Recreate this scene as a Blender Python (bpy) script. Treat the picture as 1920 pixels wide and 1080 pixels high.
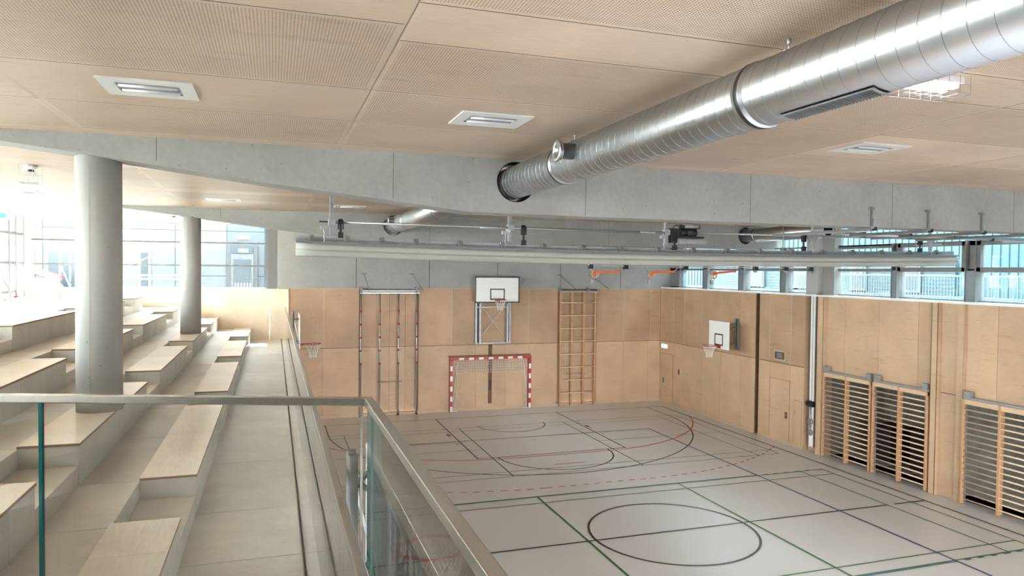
import bpy, math, random
from mathutils import Vector, Matrix
random.seed(7)
D = bpy.data
for o in list(D.objects): D.objects.remove(o)
scene = bpy.context.scene
COL = scene.collection
PI = math.pi

# ------------------------------------------------------------------ camera
cam = D.objects.new('camera', D.cameras.new('camera'))
COL.objects.link(cam)
cam.data.sensor_width = 36.0
cam.data.lens = 36.0*1336.08/1920
cam.data.clip_start = 0.05; cam.data.clip_end = 400
yaw, pitch, roll = 0.3227, 0.0252, 0.0101
fw = Vector((math.sin(yaw)*math.cos(pitch), math.cos(yaw)*math.cos(pitch), -math.sin(pitch)))
rt = Vector((math.cos(yaw), -math.sin(yaw), 0)); up = rt.cross(fw)
r2 = rt*math.cos(roll)+up*math.sin(roll); u2 = up*math.cos(roll)-rt*math.sin(roll)
cam.matrix_world = Matrix(((r2.x,u2.x,-fw.x,-15.906),(r2.y,u2.y,-fw.y,-27.237),(r2.z,u2.z,-fw.z,5.601),(0,0,0,1)))
scene.camera = cam

# ------------------------------------------------------------------ world, sun, exposure
scene.view_settings.view_transform = 'Standard'
scene.view_settings.look = 'None'
scene.view_settings.gamma = 1
scene.view_settings.use_curve_mapping = False
scene.view_settings.exposure = 2.12
w = D.worlds.new('daylight'); scene.world = w; w.use_nodes = True
nt = w.node_tree; nt.nodes.clear()
bg = nt.nodes.new('ShaderNodeBackground'); wo = nt.nodes.new('ShaderNodeOutputWorld')
tc = nt.nodes.new('ShaderNodeTexCoord'); sx = nt.nodes.new('ShaderNodeSeparateXYZ')
mr = nt.nodes.new('ShaderNodeMapRange'); mr.inputs[1].default_value = -0.1; mr.inputs[2].default_value = 0.7
mx = nt.nodes.new('ShaderNodeMix'); mx.data_type = 'RGBA'
mx.inputs[6].default_value = (1.0, 0.98, 0.95, 1); mx.inputs[7].default_value = (0.75, 0.88, 1.0, 1)
nt.links.new(tc.outputs['Generated'], sx.inputs[0]); nt.links.new(sx.outputs[2], mr.inputs[0])
nt.links.new(mr.outputs[0], mx.inputs[0]); nt.links.new(mx.outputs[2], bg.inputs[0])
bg.inputs[1].default_value = 6.5
nt.links.new(bg.outputs[0], wo.inputs[0])
sun = D.objects.new('sun', D.lights.new('sun', 'SUN')); COL.objects.link(sun)
sun.data.energy = 34; sun.data.angle = math.radians(0.6); sun.data.color = (1, 0.95, 0.88)
sun.rotation_euler = Vector((0.02, -math.cos(math.radians(51)), -math.sin(math.radians(51)))).to_track_quat('-Z', 'Y').to_euler()

def portal(name, loc, rot, sx_, sy_):
    l = D.lights.new(name, 'AREA'); l.shape = 'RECTANGLE'; l.size = sx_; l.size_y = sy_; l.cycles.is_portal = True
    o = D.objects.new(name, l); COL.objects.link(o); o.location = loc; o.rotation_euler = rot
portal('sky_opening_right', (0.75, -15, 6.0), (0, PI/2, 0), 2.3, 27)
portal('sky_opening_left', (-23.9, -15, 5.95), (0, -PI/2, 0), 2.4, 27)
portal('fill_opening_rear', (-7.7, -28.7, 1.95), (PI/2, 0, 0), 15.4, 2.9)  # opening added behind the camera to bring in fill daylight
portal('sky_opening_far', (-19.6, 0.45, 6.0), (-PI/2, 0, 0), 7.6, 2.4)

# ------------------------------------------------------------------ materials
def mat(name, col, rough=0.5, metal=0.0, nscale=0, namt=0.0, spec=0.5, bump=0, stretch=(1,1,1), emit=None, estr=0, aniso=0):
    m = D.materials.new(name); m.use_nodes = True; n = m.node_tree; b = n.nodes['Principled BSDF']
    b.inputs['Base Color'].default_value = (*col, 1); b.inputs['Roughness'].default_value = rough
    b.inputs['Metallic'].default_value = metal; b.inputs['Specular IOR Level'].default_value = spec
    if aniso: b.inputs['Anisotropic'].default_value = aniso
    if nscale:
        t = n.nodes.new('ShaderNodeTexCoord'); mp = n.nodes.new('ShaderNodeMapping'); mp.inputs['Scale'].default_value = stretch
        nz = n.nodes.new('ShaderNodeTexNoise'); nz.inputs['Scale'].default_value = nscale; nz.inputs['Detail'].default_value = 6
        rg = n.nodes.new('ShaderNodeMapRange'); rg.inputs[1].default_value = 0.3; rg.inputs[2].default_value = 0.7
        rg.inputs[3].default_value = 1-namt; rg.inputs[4].default_value = 1+namt
        mu = n.nodes.new('ShaderNodeVectorMath'); mu.operation = 'SCALE'; mu.inputs[0].default_value = col
        n.links.new(t.outputs['Object'], mp.inputs[0]); n.links.new(mp.outputs[0], nz.inputs['Vector'])
        n.links.new(nz.outputs['Fac'], rg.inputs[0]); n.links.new(rg.outputs[0], mu.inputs['Scale'])
        n.links.new(mu.outputs[0], b.inputs['Base Color'])
        if bump:
            bp = n.nodes.new('ShaderNodeBump'); bp.inputs['Strength'].default_value = bump; bp.inputs['Distance'].default_value = 0.01
            n.links.new(nz.outputs['Fac'], bp.inputs['Height']); n.links.new(bp.outputs[0], b.inputs['Normal'])
    if emit:
        b.inputs['Emission Color'].default_value = (*emit, 1); b.inputs['Emission Strength'].default_value = estr
    return m

def plywood(name, col, knots=0.35, rough=0.45, grain=(1,1,1), perf=None, hole=(0.10,0.06,0.035)):
    """birch ply: streaky grain, cloudy figure, per-sheet tone read from the 'tone' attribute;
    perf = 'XY' / 'YZ' / 'XZ' adds rows of drilled holes where the attribute 'perf' is 1"""
    m = D.materials.new(name); m.use_nodes = True; n = m.node_tree; L = n.links; b = n.nodes['Principled BSDF']
    b.inputs['Roughness'].default_value = rough; b.inputs['Specular IOR Level'].default_value = 0.35
    t = n.nodes.new('ShaderNodeTexCoord')
    def noise(scale, stretch, detail=5):
        mp = n.nodes.new('ShaderNodeMapping'); mp.inputs['Scale'].default_value = stretch
        z = n.nodes.new('ShaderNodeTexNoise'); z.inputs['Scale'].default_value = scale; z.inputs['Detail'].default_value = detail
        L.new(t.outputs['Object'], mp.inputs[0]); L.new(mp.outputs[0], z.inputs['Vector']); return z
    def rng(src, a, b_, c, d):
        r = n.nodes.new('ShaderNodeMapRange'); r.inputs[1].default_value = a; r.inputs[2].default_value = b_
        r.inputs[3].default_value = c; r.inputs[4].default_value = d; L.new(src, r.inputs[0]); return r.outputs[0]
    def mul(a, b_):
        q = n.nodes.new('ShaderNodeMath'); q.operation = 'MULTIPLY'; L.new(a, q.inputs[0]); L.new(b_, q.inputs[1]); return q.outputs[0]
    g = rng(noise(6, grain).outputs['Fac'], 0.3, 0.7, 0.93, 1.06)
    c = rng(noise(0.9, (1,1,1), 3).outputs['Fac'], 0.3, 0.7, 0.88, 1.08)
    k = rng(noise(2.2, tuple(0.35*x if x > 1 else x*1.6 for x in grain), 2).outputs['Fac'], 0.62, 0.72, 1.0, 1-knots*0.4)
    at = n.nodes.new('ShaderNodeAttribute'); at.attribute_name = 'tone'
    f = mul(mul(g, c), mul(k, at.outputs['Fac']))
    sc = n.nodes.new('ShaderNodeVectorMath'); sc.operation = 'SCALE'; sc.inputs[0].default_value = col
    L.new(f, sc.inputs['Scale'])
    hue = n.nodes.new('ShaderNodeMix'); hue.data_type = 'RGBA'; hue.blend_type = 'MULTIPLY'
    L.new(rng(noise(1.6, (1,1,1), 3).outputs['Fac'], 0.35, 0.65, 0, 0.55), hue.inputs[0])
    L.new(sc.outputs[0], hue.inputs[6]); hue.inputs[7].default_value = (1.0, 0.93, 0.86, 1)
    out = hue.outputs[2]
    if perf:
        s = n.nodes.new('ShaderNodeSeparateXYZ'); L.new(t.outputs['Object'], s.inputs[0])
        ax = {'X':0,'Y':1,'Z':2}; d = []
        for ch in perf:
            q = n.nodes.new('ShaderNodeMath'); q.operation = 'MULTIPLY'; q.inputs[1].default_value = 1/0.022
            L.new(s.outputs[ax[ch]], q.inputs[0])
            fr = n.nodes.new('ShaderNodeMath'); fr.operation = 'FRACT'; L.new(q.outputs[0], fr.inputs[0])
            su = n.nodes.new('ShaderNodeMath'); su.operation = 'SUBTRACT'; su.inputs[1].default_value = 0.5; L.new(fr.outputs[0], su.inputs[0])
            d.append(mul(su.outputs[0], su.outputs[0]))
        ad = n.nodes.new('ShaderNodeMath'); ad.operation = 'ADD'; L.new(d[0], ad.inputs[0]); L.new(d[1], ad.inputs[1])
        h = rng(ad.outputs[0], 0.03, 0.085, 1, 0)
        pa = n.nodes.new('ShaderNodeAttribute'); pa.attribute_name = 'perf'
        mm = n.nodes.new('ShaderNodeMix'); mm.data_type = 'RGBA'
        L.new(mul(h, pa.outputs['Fac']), mm.inputs[0]); L.new(out, mm.inputs[6]); mm.inputs[7].default_value = (*hole, 1)
        out = mm.outputs[2]
    L.new(out, b.inputs['Base Color'])
    return m

def concrete(name, col, rough=0.65, amt=0.10, pits=True, scale=0.8):
    m = D.materials.new(name); m.use_nodes = True; n = m.node_tree; L = n.links; b = n.nodes['Principled BSDF']
    b.inputs['Roughness'].default_value = rough; b.inputs['Specular IOR Level'].default_value = 0.4
    t = n.nodes.new('ShaderNodeTexCoord')
    z = n.nodes.new('ShaderNodeTexNoise'); z.inputs['Scale'].default_value = scale; z.inputs['Detail'].default_value = 8; z.inputs['Roughness'].default_value = 0.6
    z2 = n.nodes.new('ShaderNodeTexNoise'); z2.inputs['Scale'].default_value = 14; z2.inputs['Detail'].default_value = 3
    L.new(t.outputs['Object'], z.inputs['Vector']); L.new(t.outputs['Object'], z2.inputs['Vector'])
    r = n.nodes.new('ShaderNodeMapRange'); r.inputs[1].default_value = 0.3; r.inputs[2].default_value = 0.7; r.inputs[3].default_value = 1-amt; r.inputs[4].default_value = 1+amt
    L.new(z.outputs['Fac'], r.inputs[0])
    r2_ = n.nodes.new('ShaderNodeMapRange'); r2_.inputs[1].default_value = 0.3; r2_.inputs[2].default_value = 0.7; r2_.inputs[3].default_value = 1-amt*.3; r2_.inputs[4].default_value = 1+amt*.3
    L.new(z2.outputs['Fac'], r2_.inputs[0])
    q = n.nodes.new('ShaderNodeMath'); q.operation = 'MULTIPLY'; L.new(r.outputs[0], q.inputs[0]); L.new(r2_.outputs[0], q.inputs[1])
    f = q.outputs[0]
    if pits:
        v = n.nodes.new('ShaderNodeTexVoronoi'); v.inputs['Scale'].default_value = 5.5; L.new(t.outputs['Object'], v.inputs['Vector'])
        rv = n.nodes.new('ShaderNodeMapRange'); rv.inputs[1].default_value = 0.05; rv.inputs[2].default_value = 0.075; rv.inputs[3].default_value = 0.62; rv.inputs[4].default_value = 1
        L.new(v.outputs['Distance'], rv.inputs[0])
        q2 = n.nodes.new('ShaderNodeMath'); q2.operation = 'MULTIPLY'; L.new(f, q2.inputs[0]); L.new(rv.outputs[0], q2.inputs[1]); f = q2.outputs[0]
    s = n.nodes.new('ShaderNodeVectorMath'); s.operation = 'SCALE'; s.inputs[0].default_value = col
    L.new(f, s.inputs['Scale']); L.new(s.outputs[0], b.inputs['Base Color'])
    return m

def glass(name, tint=(0.93, 0.98, 0.97), refl=0.9):
    m = D.materials.new(name); m.use_nodes = True; n = m.node_tree; n.nodes.clear(); L = n.links
    o = n.nodes.new('ShaderNodeOutputMaterial'); mixs = n.nodes.new('ShaderNodeMixShader')
    tr = n.nodes.new('ShaderNodeBsdfTransparent'); tr.inputs[0].default_value = (*tint, 1)
    gl = n.nodes.new('ShaderNodeBsdfGlossy'); gl.inputs['Roughness'].default_value = 0.0; gl.inputs[0].default_value = (1, 1, 1, 1)
    fr = n.nodes.new('ShaderNodeFresnel'); fr.inputs[0].default_value = 1.45
    q = n.nodes.new('ShaderNodeMath'); q.operation = 'MULTIPLY'; q.inputs[1].default_value = refl
    L.new(fr.outputs[0], q.inputs[0]); L.new(q.outputs[0], mixs.inputs[0]); L.new(tr.outputs[0], mixs.inputs[1]); L.new(gl.outputs[0], mixs.inputs[2])
    L.new(mixs.outputs[0], o.inputs[0]); return m

M = {}
M['ply_wall'] = plywood('birch_ply_wall', (0.60, 0.425, 0.285), grain=(1.5, 1.5, 14))
M['ply_wall_perf'] = plywood('birch_ply_wall_acoustic', (0.50, 0.335, 0.22), grain=(1.5, 1.5, 14))
M['ply_ceil'] = plywood('birch_ply_ceiling', (0.58, 0.46, 0.36), grain=(1.2, 10, 1), perf='XY', rough=0.4)
M['ply_cream'] = plywood('pale_ply_parapet', (0.85, 0.73, 0.60), knots=0.15, grain=(1, 1, 12))
M['ply_seat'] = plywood('ply_seat_board', (0.84, 0.75, 0.66), knots=0.1, grain=(10, 1, 1), rough=0.32)
M['ply_edge'] = mat('ply_edge', (0.30, 0.18, 0.10), 0.6, nscale=8, namt=.1)
M['wood_frame'] = mat('ash_wood', (0.50, 0.285, 0.15), 0.45, nscale=5, namt=.15, stretch=(6, 6, 1))
M['wood_bar'] = mat('beech_bar', (0.66, 0.46, 0.30), 0.38, nscale=5, namt=.12, stretch=(6, 1, 6))
M['gap'] = mat('dark_gap', (0.03, 0.022, 0.016), 0.9, nscale=6, namt=.2)
M['gap_pale'] = mat('pale_batten', (0.50, 0.42, 0.33), 0.6, nscale=6, namt=.05)
M['slot'] = mat('slot_brown', (0.16, 0.085, 0.04), 0.7, nscale=6, namt=.2)
M['slot_grey'] = mat('joint_grey', (0.10, 0.098, 0.095), 0.8, nscale=6, namt=.3)
M['conc'] = concrete('exposed_concrete', (0.35, 0.35, 0.345), amt=.13)
M['conc_beam'] = concrete('beam_concrete', (0.31, 0.305, 0.295), amt=.15)
M['conc_col'] = concrete('column_concrete', (0.42, 0.415, 0.405), amt=.07)
M['conc_stand'] = concrete('precast_terrace', (0.60, 0.555, 0.51), 0.38, 0.13, pits=False, scale=1.3)
M['conc_bench'] = concrete('precast_bench', (0.56, 0.54, 0.50), 0.5, 0.09, pits=False, scale=2)
M['white'] = mat('white_plaster', (0.82, 0.81, 0.79), 0.7, nscale=3, namt=.02)
M['white_gloss'] = mat('white_enamel', (0.86, 0.86, 0.86), 0.3, nscale=3, namt=.01)
M['floor'] = mat('sports_floor', (0.66, 0.65, 0.65), 0.33, nscale=60, namt=.03, spec=.45)
for nm, c in dict(lblack=(0.012,0.011,0.012), lred=(0.55,0.05,0.03), lgreen=(0.02,0.16,0.03), lblue=(0.03,0.05,0.22), llblue=(0.07,0.17,0.27)).items():
    M[nm] = mat('line_'+nm[1:], c, 0.35, nscale=20, namt=.03)
M['steel'] = mat('galvanised_steel', (0.36, 0.37, 0.385), 0.45, 0.6, nscale=8, namt=.1)
M['duct'] = mat('spiral_duct_zinc', (0.46, 0.475, 0.495), 0.36, 1.0, nscale=5, namt=.08, stretch=(1, .3, 1), aniso=.4)
M['seam'] = mat('duct_seam', (0.30, 0.31, 0.33), 0.35, 1.0, nscale=5, namt=.05)
M['inox'] = mat('brushed_stainless', (0.60, 0.57, 0.53), 0.24, 1.0, nscale=30, namt=.06, stretch=(1, .05, 1))
M['alu'] = mat('anodised_aluminium', (0.42, 0.42, 0.43), 0.35, 0.8, nscale=8, namt=.04)
M['frame_grey'] = mat('window_frame_grey', (0.20, 0.20, 0.20), 0.45, 0.2, nscale=8, namt=.04)
M['frame_light'] = mat('window_frame_light', (0.20, 0.23, 0.26), 0.4, 0.2, nscale=8, namt=.03)
M['black'] = mat('black_rubber', (0.012, 0.012, 0.013), 0.5, nscale=8, namt=.1)
M['red'] = mat('red_paint', (0.42, 0.03, 0.03), 0.4, nscale=8, namt=.05)
M['orange'] = mat('orange_strap', (0.85, 0.16, 0.03), 0.6, nscale=20, namt=.1)
M['net'] = mat('white_cord', (0.80, 0.76, 0.70), 0.8, nscale=30, namt=.05)
M['fabric'] = mat('curtain_fabric', (0.42, 0.42, 0.385), 0.7, nscale=4, namt=.04, stretch=(.2, 1, 1))
M['glass'] = glass('clear_glass', refl=.45)
M['glass_rail'] = glass('laminated_rail_glass', (0.985, 0.993, 0.99), 0.9)
M['glass_edge'] = mat('green_glass_edge', (0.01, 0.10, 0.10), 0.15, nscale=5, namt=.1)
M['lamp'] = mat('lamp_tube_lit', (1, 1, 1), 0.4, emit=(0.9, 0.93, 1), estr=2.5, nscale=5, namt=.01)
M['sign_lit'] = mat('sign_lit', (0.9, 1, 0.9), 0.4, emit=(0.85, 1, 0.88), estr=.8, nscale=5, namt=.01)
M['sign_green'] = mat('sign_green', (0.02, 0.45, 0.15), 0.4, emit=(0.05, 0.6, 0.2), estr=.8, nscale=5, namt=.01)
M['facade_blue'] = mat('corrugated_facade', (0.014, 0.056, 0.072), 0.5, nscale=2, namt=.04)
M['facade_line'] = mat('facade_joint', (0.006, 0.022, 0.034), 0.6, nscale=2, namt=.04)
M['facade_white'] = mat('white_render', (0.038, 0.070, 0.082), 0.7, nscale=2, namt=.03)
M['panel_grey'] = mat('fibre_cement_panel', (0.022, 0.030, 0.035), 0.5, nscale=1.5, namt=.06)
M['fence_white'] = mat('fence_paint', (0.06, 0.085, 0.095), 0.5, nscale=5, namt=.02)
M['door_grey'] = mat('door_grey', (0.018, 0.020, 0.022), 0.5, nscale=5, namt=.02)
M['door_pale'] = mat('door_frame_pale', (0.04, 0.043, 0.045), 0.5, nscale=5, namt=.02)
M['panel_glare'] = mat('pale_glare_panel', (0.045, 0.050, 0.053), 0.5, nscale=1.5, namt=.06)  # left panels: white wall, with the window glare put into its colour
M['lamp_frame'] = mat('lamp_frame_white', (0.62, 0.62, 0.61), 0.4, nscale=5, namt=.01)
M['blind'] = mat('window_blind', (0.012, 0.020, 0.028), 0.4, nscale=3, namt=.15, stretch=(1, 8, 1))
M['ground'] = mat('paving', (0.10, 0.10, 0.10), 0.8, nscale=3, namt=.08)
M['paving_bounce'] = mat('bounce_paving', (0.55, 0.53, 0.50), 0.8, nscale=3, namt=.06)  # kept pale so the unseen paving throws sun up at the ceiling
M['dark_room'] = mat('store_interior', (0.24, 0.24, 0.22), 0.8, nscale=3, namt=.2)
M['navy'] = mat('navy_mat', (0.008, 0.008, 0.02), 0.6, nscale=6, namt=.2)

# ------------------------------------------------------------------ geometry helpers
class MB:
    def __init__(s): s.v = []; s.f = []; s.m = []; s.s = []; s.t = []; s.p = []; s.mats = []
    def mi(s, m):
        if m not in s.mats: s.mats.append(m)
        return s.mats.index(m)
    def face(s, idx, m, smooth=False, tone=1.0, perf=0.0):
        s.f.append(idx); s.m.append(s.mi(m)); s.s.append(smooth); s.t.append(tone); s.p.append(perf)
    def quad(s, a, b, c, d, m, tone=1.0, perf=0.0):
        k = len(s.v); s.v += [a, b, c, d]; s.face((k, k+1, k+2, k+3), m, False, tone, perf); return s
    def box(s, x0, x1, y0, y1, z0, z1, m, tone=1.0, perf=0.0):
        if x0 > x1: x0, x1 = x1, x0
        if y0 > y1: y0, y1 = y1, y0
        if z0 > z1: z0, z1 = z1, z0
        k = len(s.v)
        s.v += [(x0,y0,z0),(x1,y0,z0),(x1,y1,z0),(x0,y1,z0),(x0,y0,z1),(x1,y0,z1),(x1,y1,z1),(x0,y1,z1)]
        for f in ((0,3,2,1),(4,5,6,7),(0,1,5,4),(1,2,6,5),(2,3,7,6),(3,0,4,7)):
            s.face(tuple(k+i for i in f), m, False, tone, perf)
        return s
    def tube(s, pts, r, m, n=8, cap=True, closed=False, up=None):
        pts = [Vector(p) for p in pts]; N = len(pts); rr = r if isinstance(r, (list, tuple)) else [r]*N
        k0 = len(s.v); prev = None
        for i, p in enumerate(pts):
            if closed: d = pts[(i+1) % N]-pts[i-1]
            else: d = pts[min(i+1, N-1)]-pts[max(i-1, 0)]
            if d.length < 1e-9: d = Vector((0, 0, 1))
            d.normalize()
            if prev is None:
                a = Vector((0, 0, 1)) if abs(d.z) < .9 else Vector((1, 0, 0))
                a = (a-d*a.dot(d)).normalized()
            else: a = (prev-d*prev.dot(d)).normalized()
            prev = a; b = d.cross(a)
            for j in range(n):
                t = 2*PI*j/n; s.v.append(tuple(p+a*math.cos(t)*rr[i]+b*math.sin(t)*rr[i]))
        R = N if closed else N-1
        for i in range(R):
            for j in range(n):
                i2 = (i+1) % N
                s.face((k0+i*n+j, k0+i*n+(j+1) % n, k0+i2*n+(j+1) % n, k0+i2*n+j), m, n > 4)
        if cap and not closed:
            s.face(tuple(k0+j for j in range(n))[::-1], m); s.face(tuple(k0+(N-1)*n+j for j in range(n)), m)
        return s
    def cyl(s, a, b, r, m, n=16): return s.tube([a, b], r, m, n)
    def bar(s, a, b, wx, wy, m, upv=(0, 0, 1)):
        a = Vector(a); b = Vector(b); d = (b-a).normalized(); u = Vector(upv)
        if abs(d.dot(u)) > .95: u = Vector((1, 0, 0))
        sd = d.cross(u).normalized(); u = sd.cross(d)
        k = len(s.v)
        for p in (a, b):
            for (i, j) in ((-1,-1),(1,-1),(1,1),(-1,1)): s.v.append(tuple(p+sd*i*wx/2+u*j*wy/2))
        for f in ((0,1,2,3),(7,6,5,4),(0,4,5,1),(1,5,6,2),(2,6,7,3),(3,7,4,0)): s.face(tuple(k+i for i in f), m)
        return s
    def revolve(s, c, axis, prof, m, n=48, ms=None):
        """prof: list of (along, radius)"""
        c = Vector(c); ax = Vector(axis).normalized(); a = Vector((0, 0, 1)) if abs(ax.z) < .9 else Vector((1, 0, 0))
        a = (a-ax*a.dot(ax)).normalized(); b = ax.cross(a); k = len(s.v)
        for (t, r) in prof:
            for j in range(n):
                q = 2*PI*j/n; s.v.append(tuple(c+ax*t+a*math.cos(q)*r+b*math.sin(q)*r))
        for i in range(len(prof)-1):
            for j in range(n):
                s.face((k+i*n+j, k+i*n+(j+1) % n, k+(i+1)*n+(j+1) % n, k+(i+1)*n+j), ms[i] if ms else m, True)
        return s
    def build(s, name, parent=None, bevel=0):
        me = D.meshes.new(name); me.from_pydata(s.v, [], s.f); me.update()
        for m in s.mats: me.materials.append(M[m])
        me.polygons.foreach_set('material_index', s.m); me.polygons.foreach_set('use_smooth', s.s)
        ta = me.attributes.new('tone', 'FLOAT', 'FACE'); ta.data.foreach_set('value', s.t)
        if any(s.p):
            pa = me.attributes.new('perf', 'FLOAT', 'FACE'); pa.data.foreach_set('value', s.p)
        o = D.objects.new(name, me); COL.objects.link(o)
        if parent:
            o.parent = parent
            o.matrix_parent_inverse = Matrix.Translation(-Vector(parent.location))
        if bevel:
            b = o.modifiers.new('bevel', 'BEVEL'); b.width = bevel; b.segments = 2; b.limit_method = 'ANGLE'
        return o

def empty(name, loc, label, cat, group=None):
    o = D.objects.new(name, None); COL.objects.link(o); o.location = loc; o.empty_display_size = .1
    o['label'] = label; o['category'] = cat
    if group: o['group'] = group
    return o
def tag(o, label, cat, group=None):
    o['label'] = label; o['category'] = cat
    if group: o['group'] = group
    return o
def struct(o):
    o['kind'] = 'structure'; return o
def rt_(): return random.uniform(.92, 1.07)

# ================================================================== SETTING
# ---- gym floor with all court lines (surface pattern)
mb = MB()
mb.box(-15.42, .9, -28.3, 0, -.3, 0, 'floor')
MX, B = -7.74, -1.26
LZ = [0.0]
def ln(x0, y0, x1, y1, m, wd=.05):
    LZ[0] += .00006; z = .001+LZ[0]
    a = Vector((x0, y0, 0)); b = Vector((x1, y1, 0)); d = (b-a).normalized(); s_ = Vector((-d.y, d.x, 0))*wd/2
    mb.quad((a.x+s_.x, a.y+s_.y, z), (a.x-s_.x, a.y-s_.y, z), (b.x-s_.x, b.y-s_.y, z), (b.x+s_.x, b.y+s_.y, z), m)
def arc(cx, cy, r, a0, a1, m, wd=.05, n=64, dash=0):
    LZ[0] += .00006; z = .001+LZ[0]
    if dash: n = max(4, int(abs(a1-a0)*r/dash))
    for i in range(n):
        if dash and i % 2: continue
        t0 = a0+(a1-a0)*i/n; t1 = a0+(a1-a0)*(i+1)/n; q = []
        for t, rr in ((t0, r-wd/2), (t1, r-wd/2), (t1, r+wd/2), (t0, r+wd/2)):
            q.append((cx+rr*math.cos(t), cy+rr*math.sin(t), z))
        mb.quad(*q[::-1] if a1 > a0 else q, m)
XR, XL, YC = -.62, -14.86, -13.9
for sgn in (1, -1):       # both halves of the courts, mirrored about the centre line
    Y = lambda y: y if sgn > 0 else 2*YC-y
    A = lambda t: t if sgn > 0 else -t
    # badminton court across the hall
    for yc in ((-6.0,) if sgn > 0 else (-21.8,)):
        for y in (yc+3.05, yc-3.05, yc+2.59, yc-2.59): ln(-14.44, y, -1.05, y, 'lgreen', .035)
        for x in (-14.44, -1.05, -13.68, -1.8, MX-1.98, MX+1.98): ln(x, yc+3.05, x, yc-3.05, 'lgreen', .035 if x < -12 or x > -3 else .045)
        ln(-14.44, yc, MX-1.98, yc, 'lgreen', .03); ln(MX+1.98, yc, -1.05, yc, 'lgreen', .03)
    # basketball
    ln(XL, Y(B), XR, Y(B), 'lblack', .05)
    for s_ in (-1, 1):
        ln(MX+s_*2.43, Y(B), MX+s_*2.43, Y(B-5.8), 'lblack', .05)
        ln(MX+s_*6.43, Y(B), MX+s_*6.43, Y(-2.8), 'lblack', .05)
        for yy in (B-1.75, B-2.6, B-2.9, B-3.9): ln(MX+s_*2.5, Y(yy), MX+s_*2.62, Y(yy), 'lblack', .05 if yy != B-2.6 else .3)
    ln(MX-2.45, Y(B-5.8), MX+2.45, Y(B-5.8), 'lblack', .05)
    arc(MX, Y(-7.06), 1.8, A(PI), A(2*PI), 'lblack')
    arc(MX, Y(-2.8), 6.43, A(PI), A(2*PI), 'lblack', n=96)
    arc(MX, Y(-2.78), 1.25, A(PI), A(2*PI), 'lblack')
    # handball
    arc(MX+1.5, Y(B), 6.0, A(-PI/2), A(-math.acos(min(1, (XR-MX-1.5)/6.0))), 'lred', .05)
    arc(MX-1.5, Y(B), 6.0, A(-PI/2), A(-PI+math.acos(min(1, (XR-MX-1.5)/6.0))), 'lred', .05)
    ln(MX-1.5, Y(B-6), MX+1.5, Y(B-6), 'lred', .05)
    ln(MX-.5, Y(B-7), MX+.5, Y(B-7), 'lred', .05); ln(MX-.08, Y(B-4), MX+.08, Y(B-4), 'lred', .04)
    arc(MX+1.5, Y(B), 9.0, A(-PI/2), A(-math.acos((XR-MX-1.5)/9.0)), 'lred', .045, dash=.17)
    arc(MX-1.5, Y(B), 9.0, A(-PI/2), A(-PI+math.acos((XR-MX-1.5)/9.0)), 'lred', .045, dash=.17)
    for i in range(9): ln(MX-1.5+i*.34, Y(B-9), MX-1.5+i*.34+.17, Y(B-9), 'lred', .045)
    # volleyball attack line with dashes
    ln(MX-4.5, Y(YC+3.04), MX+4.5, Y(YC+3.04), 'llblue', .06)
    for s_ in (-1, 1):
        for i in range(5): ln(MX+s_*(4.7+.35*i), Y(YC+3.04), MX+s_*(4.87+.35*i), Y(YC+3.04), 'llblue', .06)
# centre badminton court
for y in (YC+3.0, YC-3.0, YC+2.55, YC-2.59): ln(-14.44, y, -1.05, y, 'lgreen', .035)
for x in (-14.44, -1.05, -13.68, -1.8): ln(x, YC+3.05, x, YC-3.05, 'lgreen', .035)
for x in (MX-1.98, MX+1.98): ln(x, YC+3.05, x, YC-3.05, 'lgreen', .05)
ln(XL, YC, MX+5.9, YC, 'lblack', .05); ln(MX+6.15, YC, XR, YC, 'lblack', .05)
arc(MX, YC, 1.8, 0, 2*PI, 'lblack', n=96)
for x in (XL, XR): ln(x, B, x, 2*YC-B, 'lblack', .05)
for x in (MX-4.5, MX+4.5): ln(x, -4.85, x, -22.95, 'lblue', .05)
for y in (-4.85, -22.95): ln(MX-4.5, y, MX+4.5, y, 'lblue', .05)
struct(mb.build('floor'))

# ---- seating terrace floors
JY = [-28.2, -24.6, -22.5, -20.54, -19.15, -17.15, -15.1, -13.8, -11.7, -9.8, -8.75, -6.6, -4.65, -3.35, -1.6, 0.0]
mb = MB(); tx = [-15.42, -17.21, -18.28, -19.36, -20.45, -23.5]
for k in range(5):
    z = 3.0+.4*k
    mb.box(tx[k+1], tx[k], -28.2, 0, 2.6 if k == 0 else z-.45, z-.012, 'gap')
    for i in range(len(JY)-1):
        mb.box(tx[k+1]-(.0 if k < 4 else 0), tx[k], JY[i]+.005, JY[i+1]-.005, z-.06, z, 'conc_stand')
    if k: mb.box(tx[k]-.02, tx[k]+.004, -28.2, 0, z-.46, z-.002, 'conc_bench')
struct(mb.build('floor_terrace'))
mb = MB()   # slot drain / glass shoe along the lowest tier
mb.box(-15.665, -15.625, -22.7, -.02, 3.0, 3.012, 'inox'); mb.box(-15.655, -15.635, -22.7, -.02, 3.011, 3.014, 'gap')
struct(mb.build('trim_1'))
# gallery landing the photographer stands on
mb = MB(); mb.box(-23.5, -15.3, -28.3, -23.25, 3.4, 3.8, 'conc_stand')
struct(mb.build('floor_gallery'))

# ---- wall under the gallery (left side of the hall)
mb = MB()
mb.box(-15.7, -15.45, -28.3, 0, 0, 2.98, 'gap')
for i in range(14):
    y0 = -28+i*2; mb.box(-15.46, -15.42, y0+.004, y0+1.996, 0.0, 2.98, 'ply_wall', rt_())
struct(mb.build('wall_left'))

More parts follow.
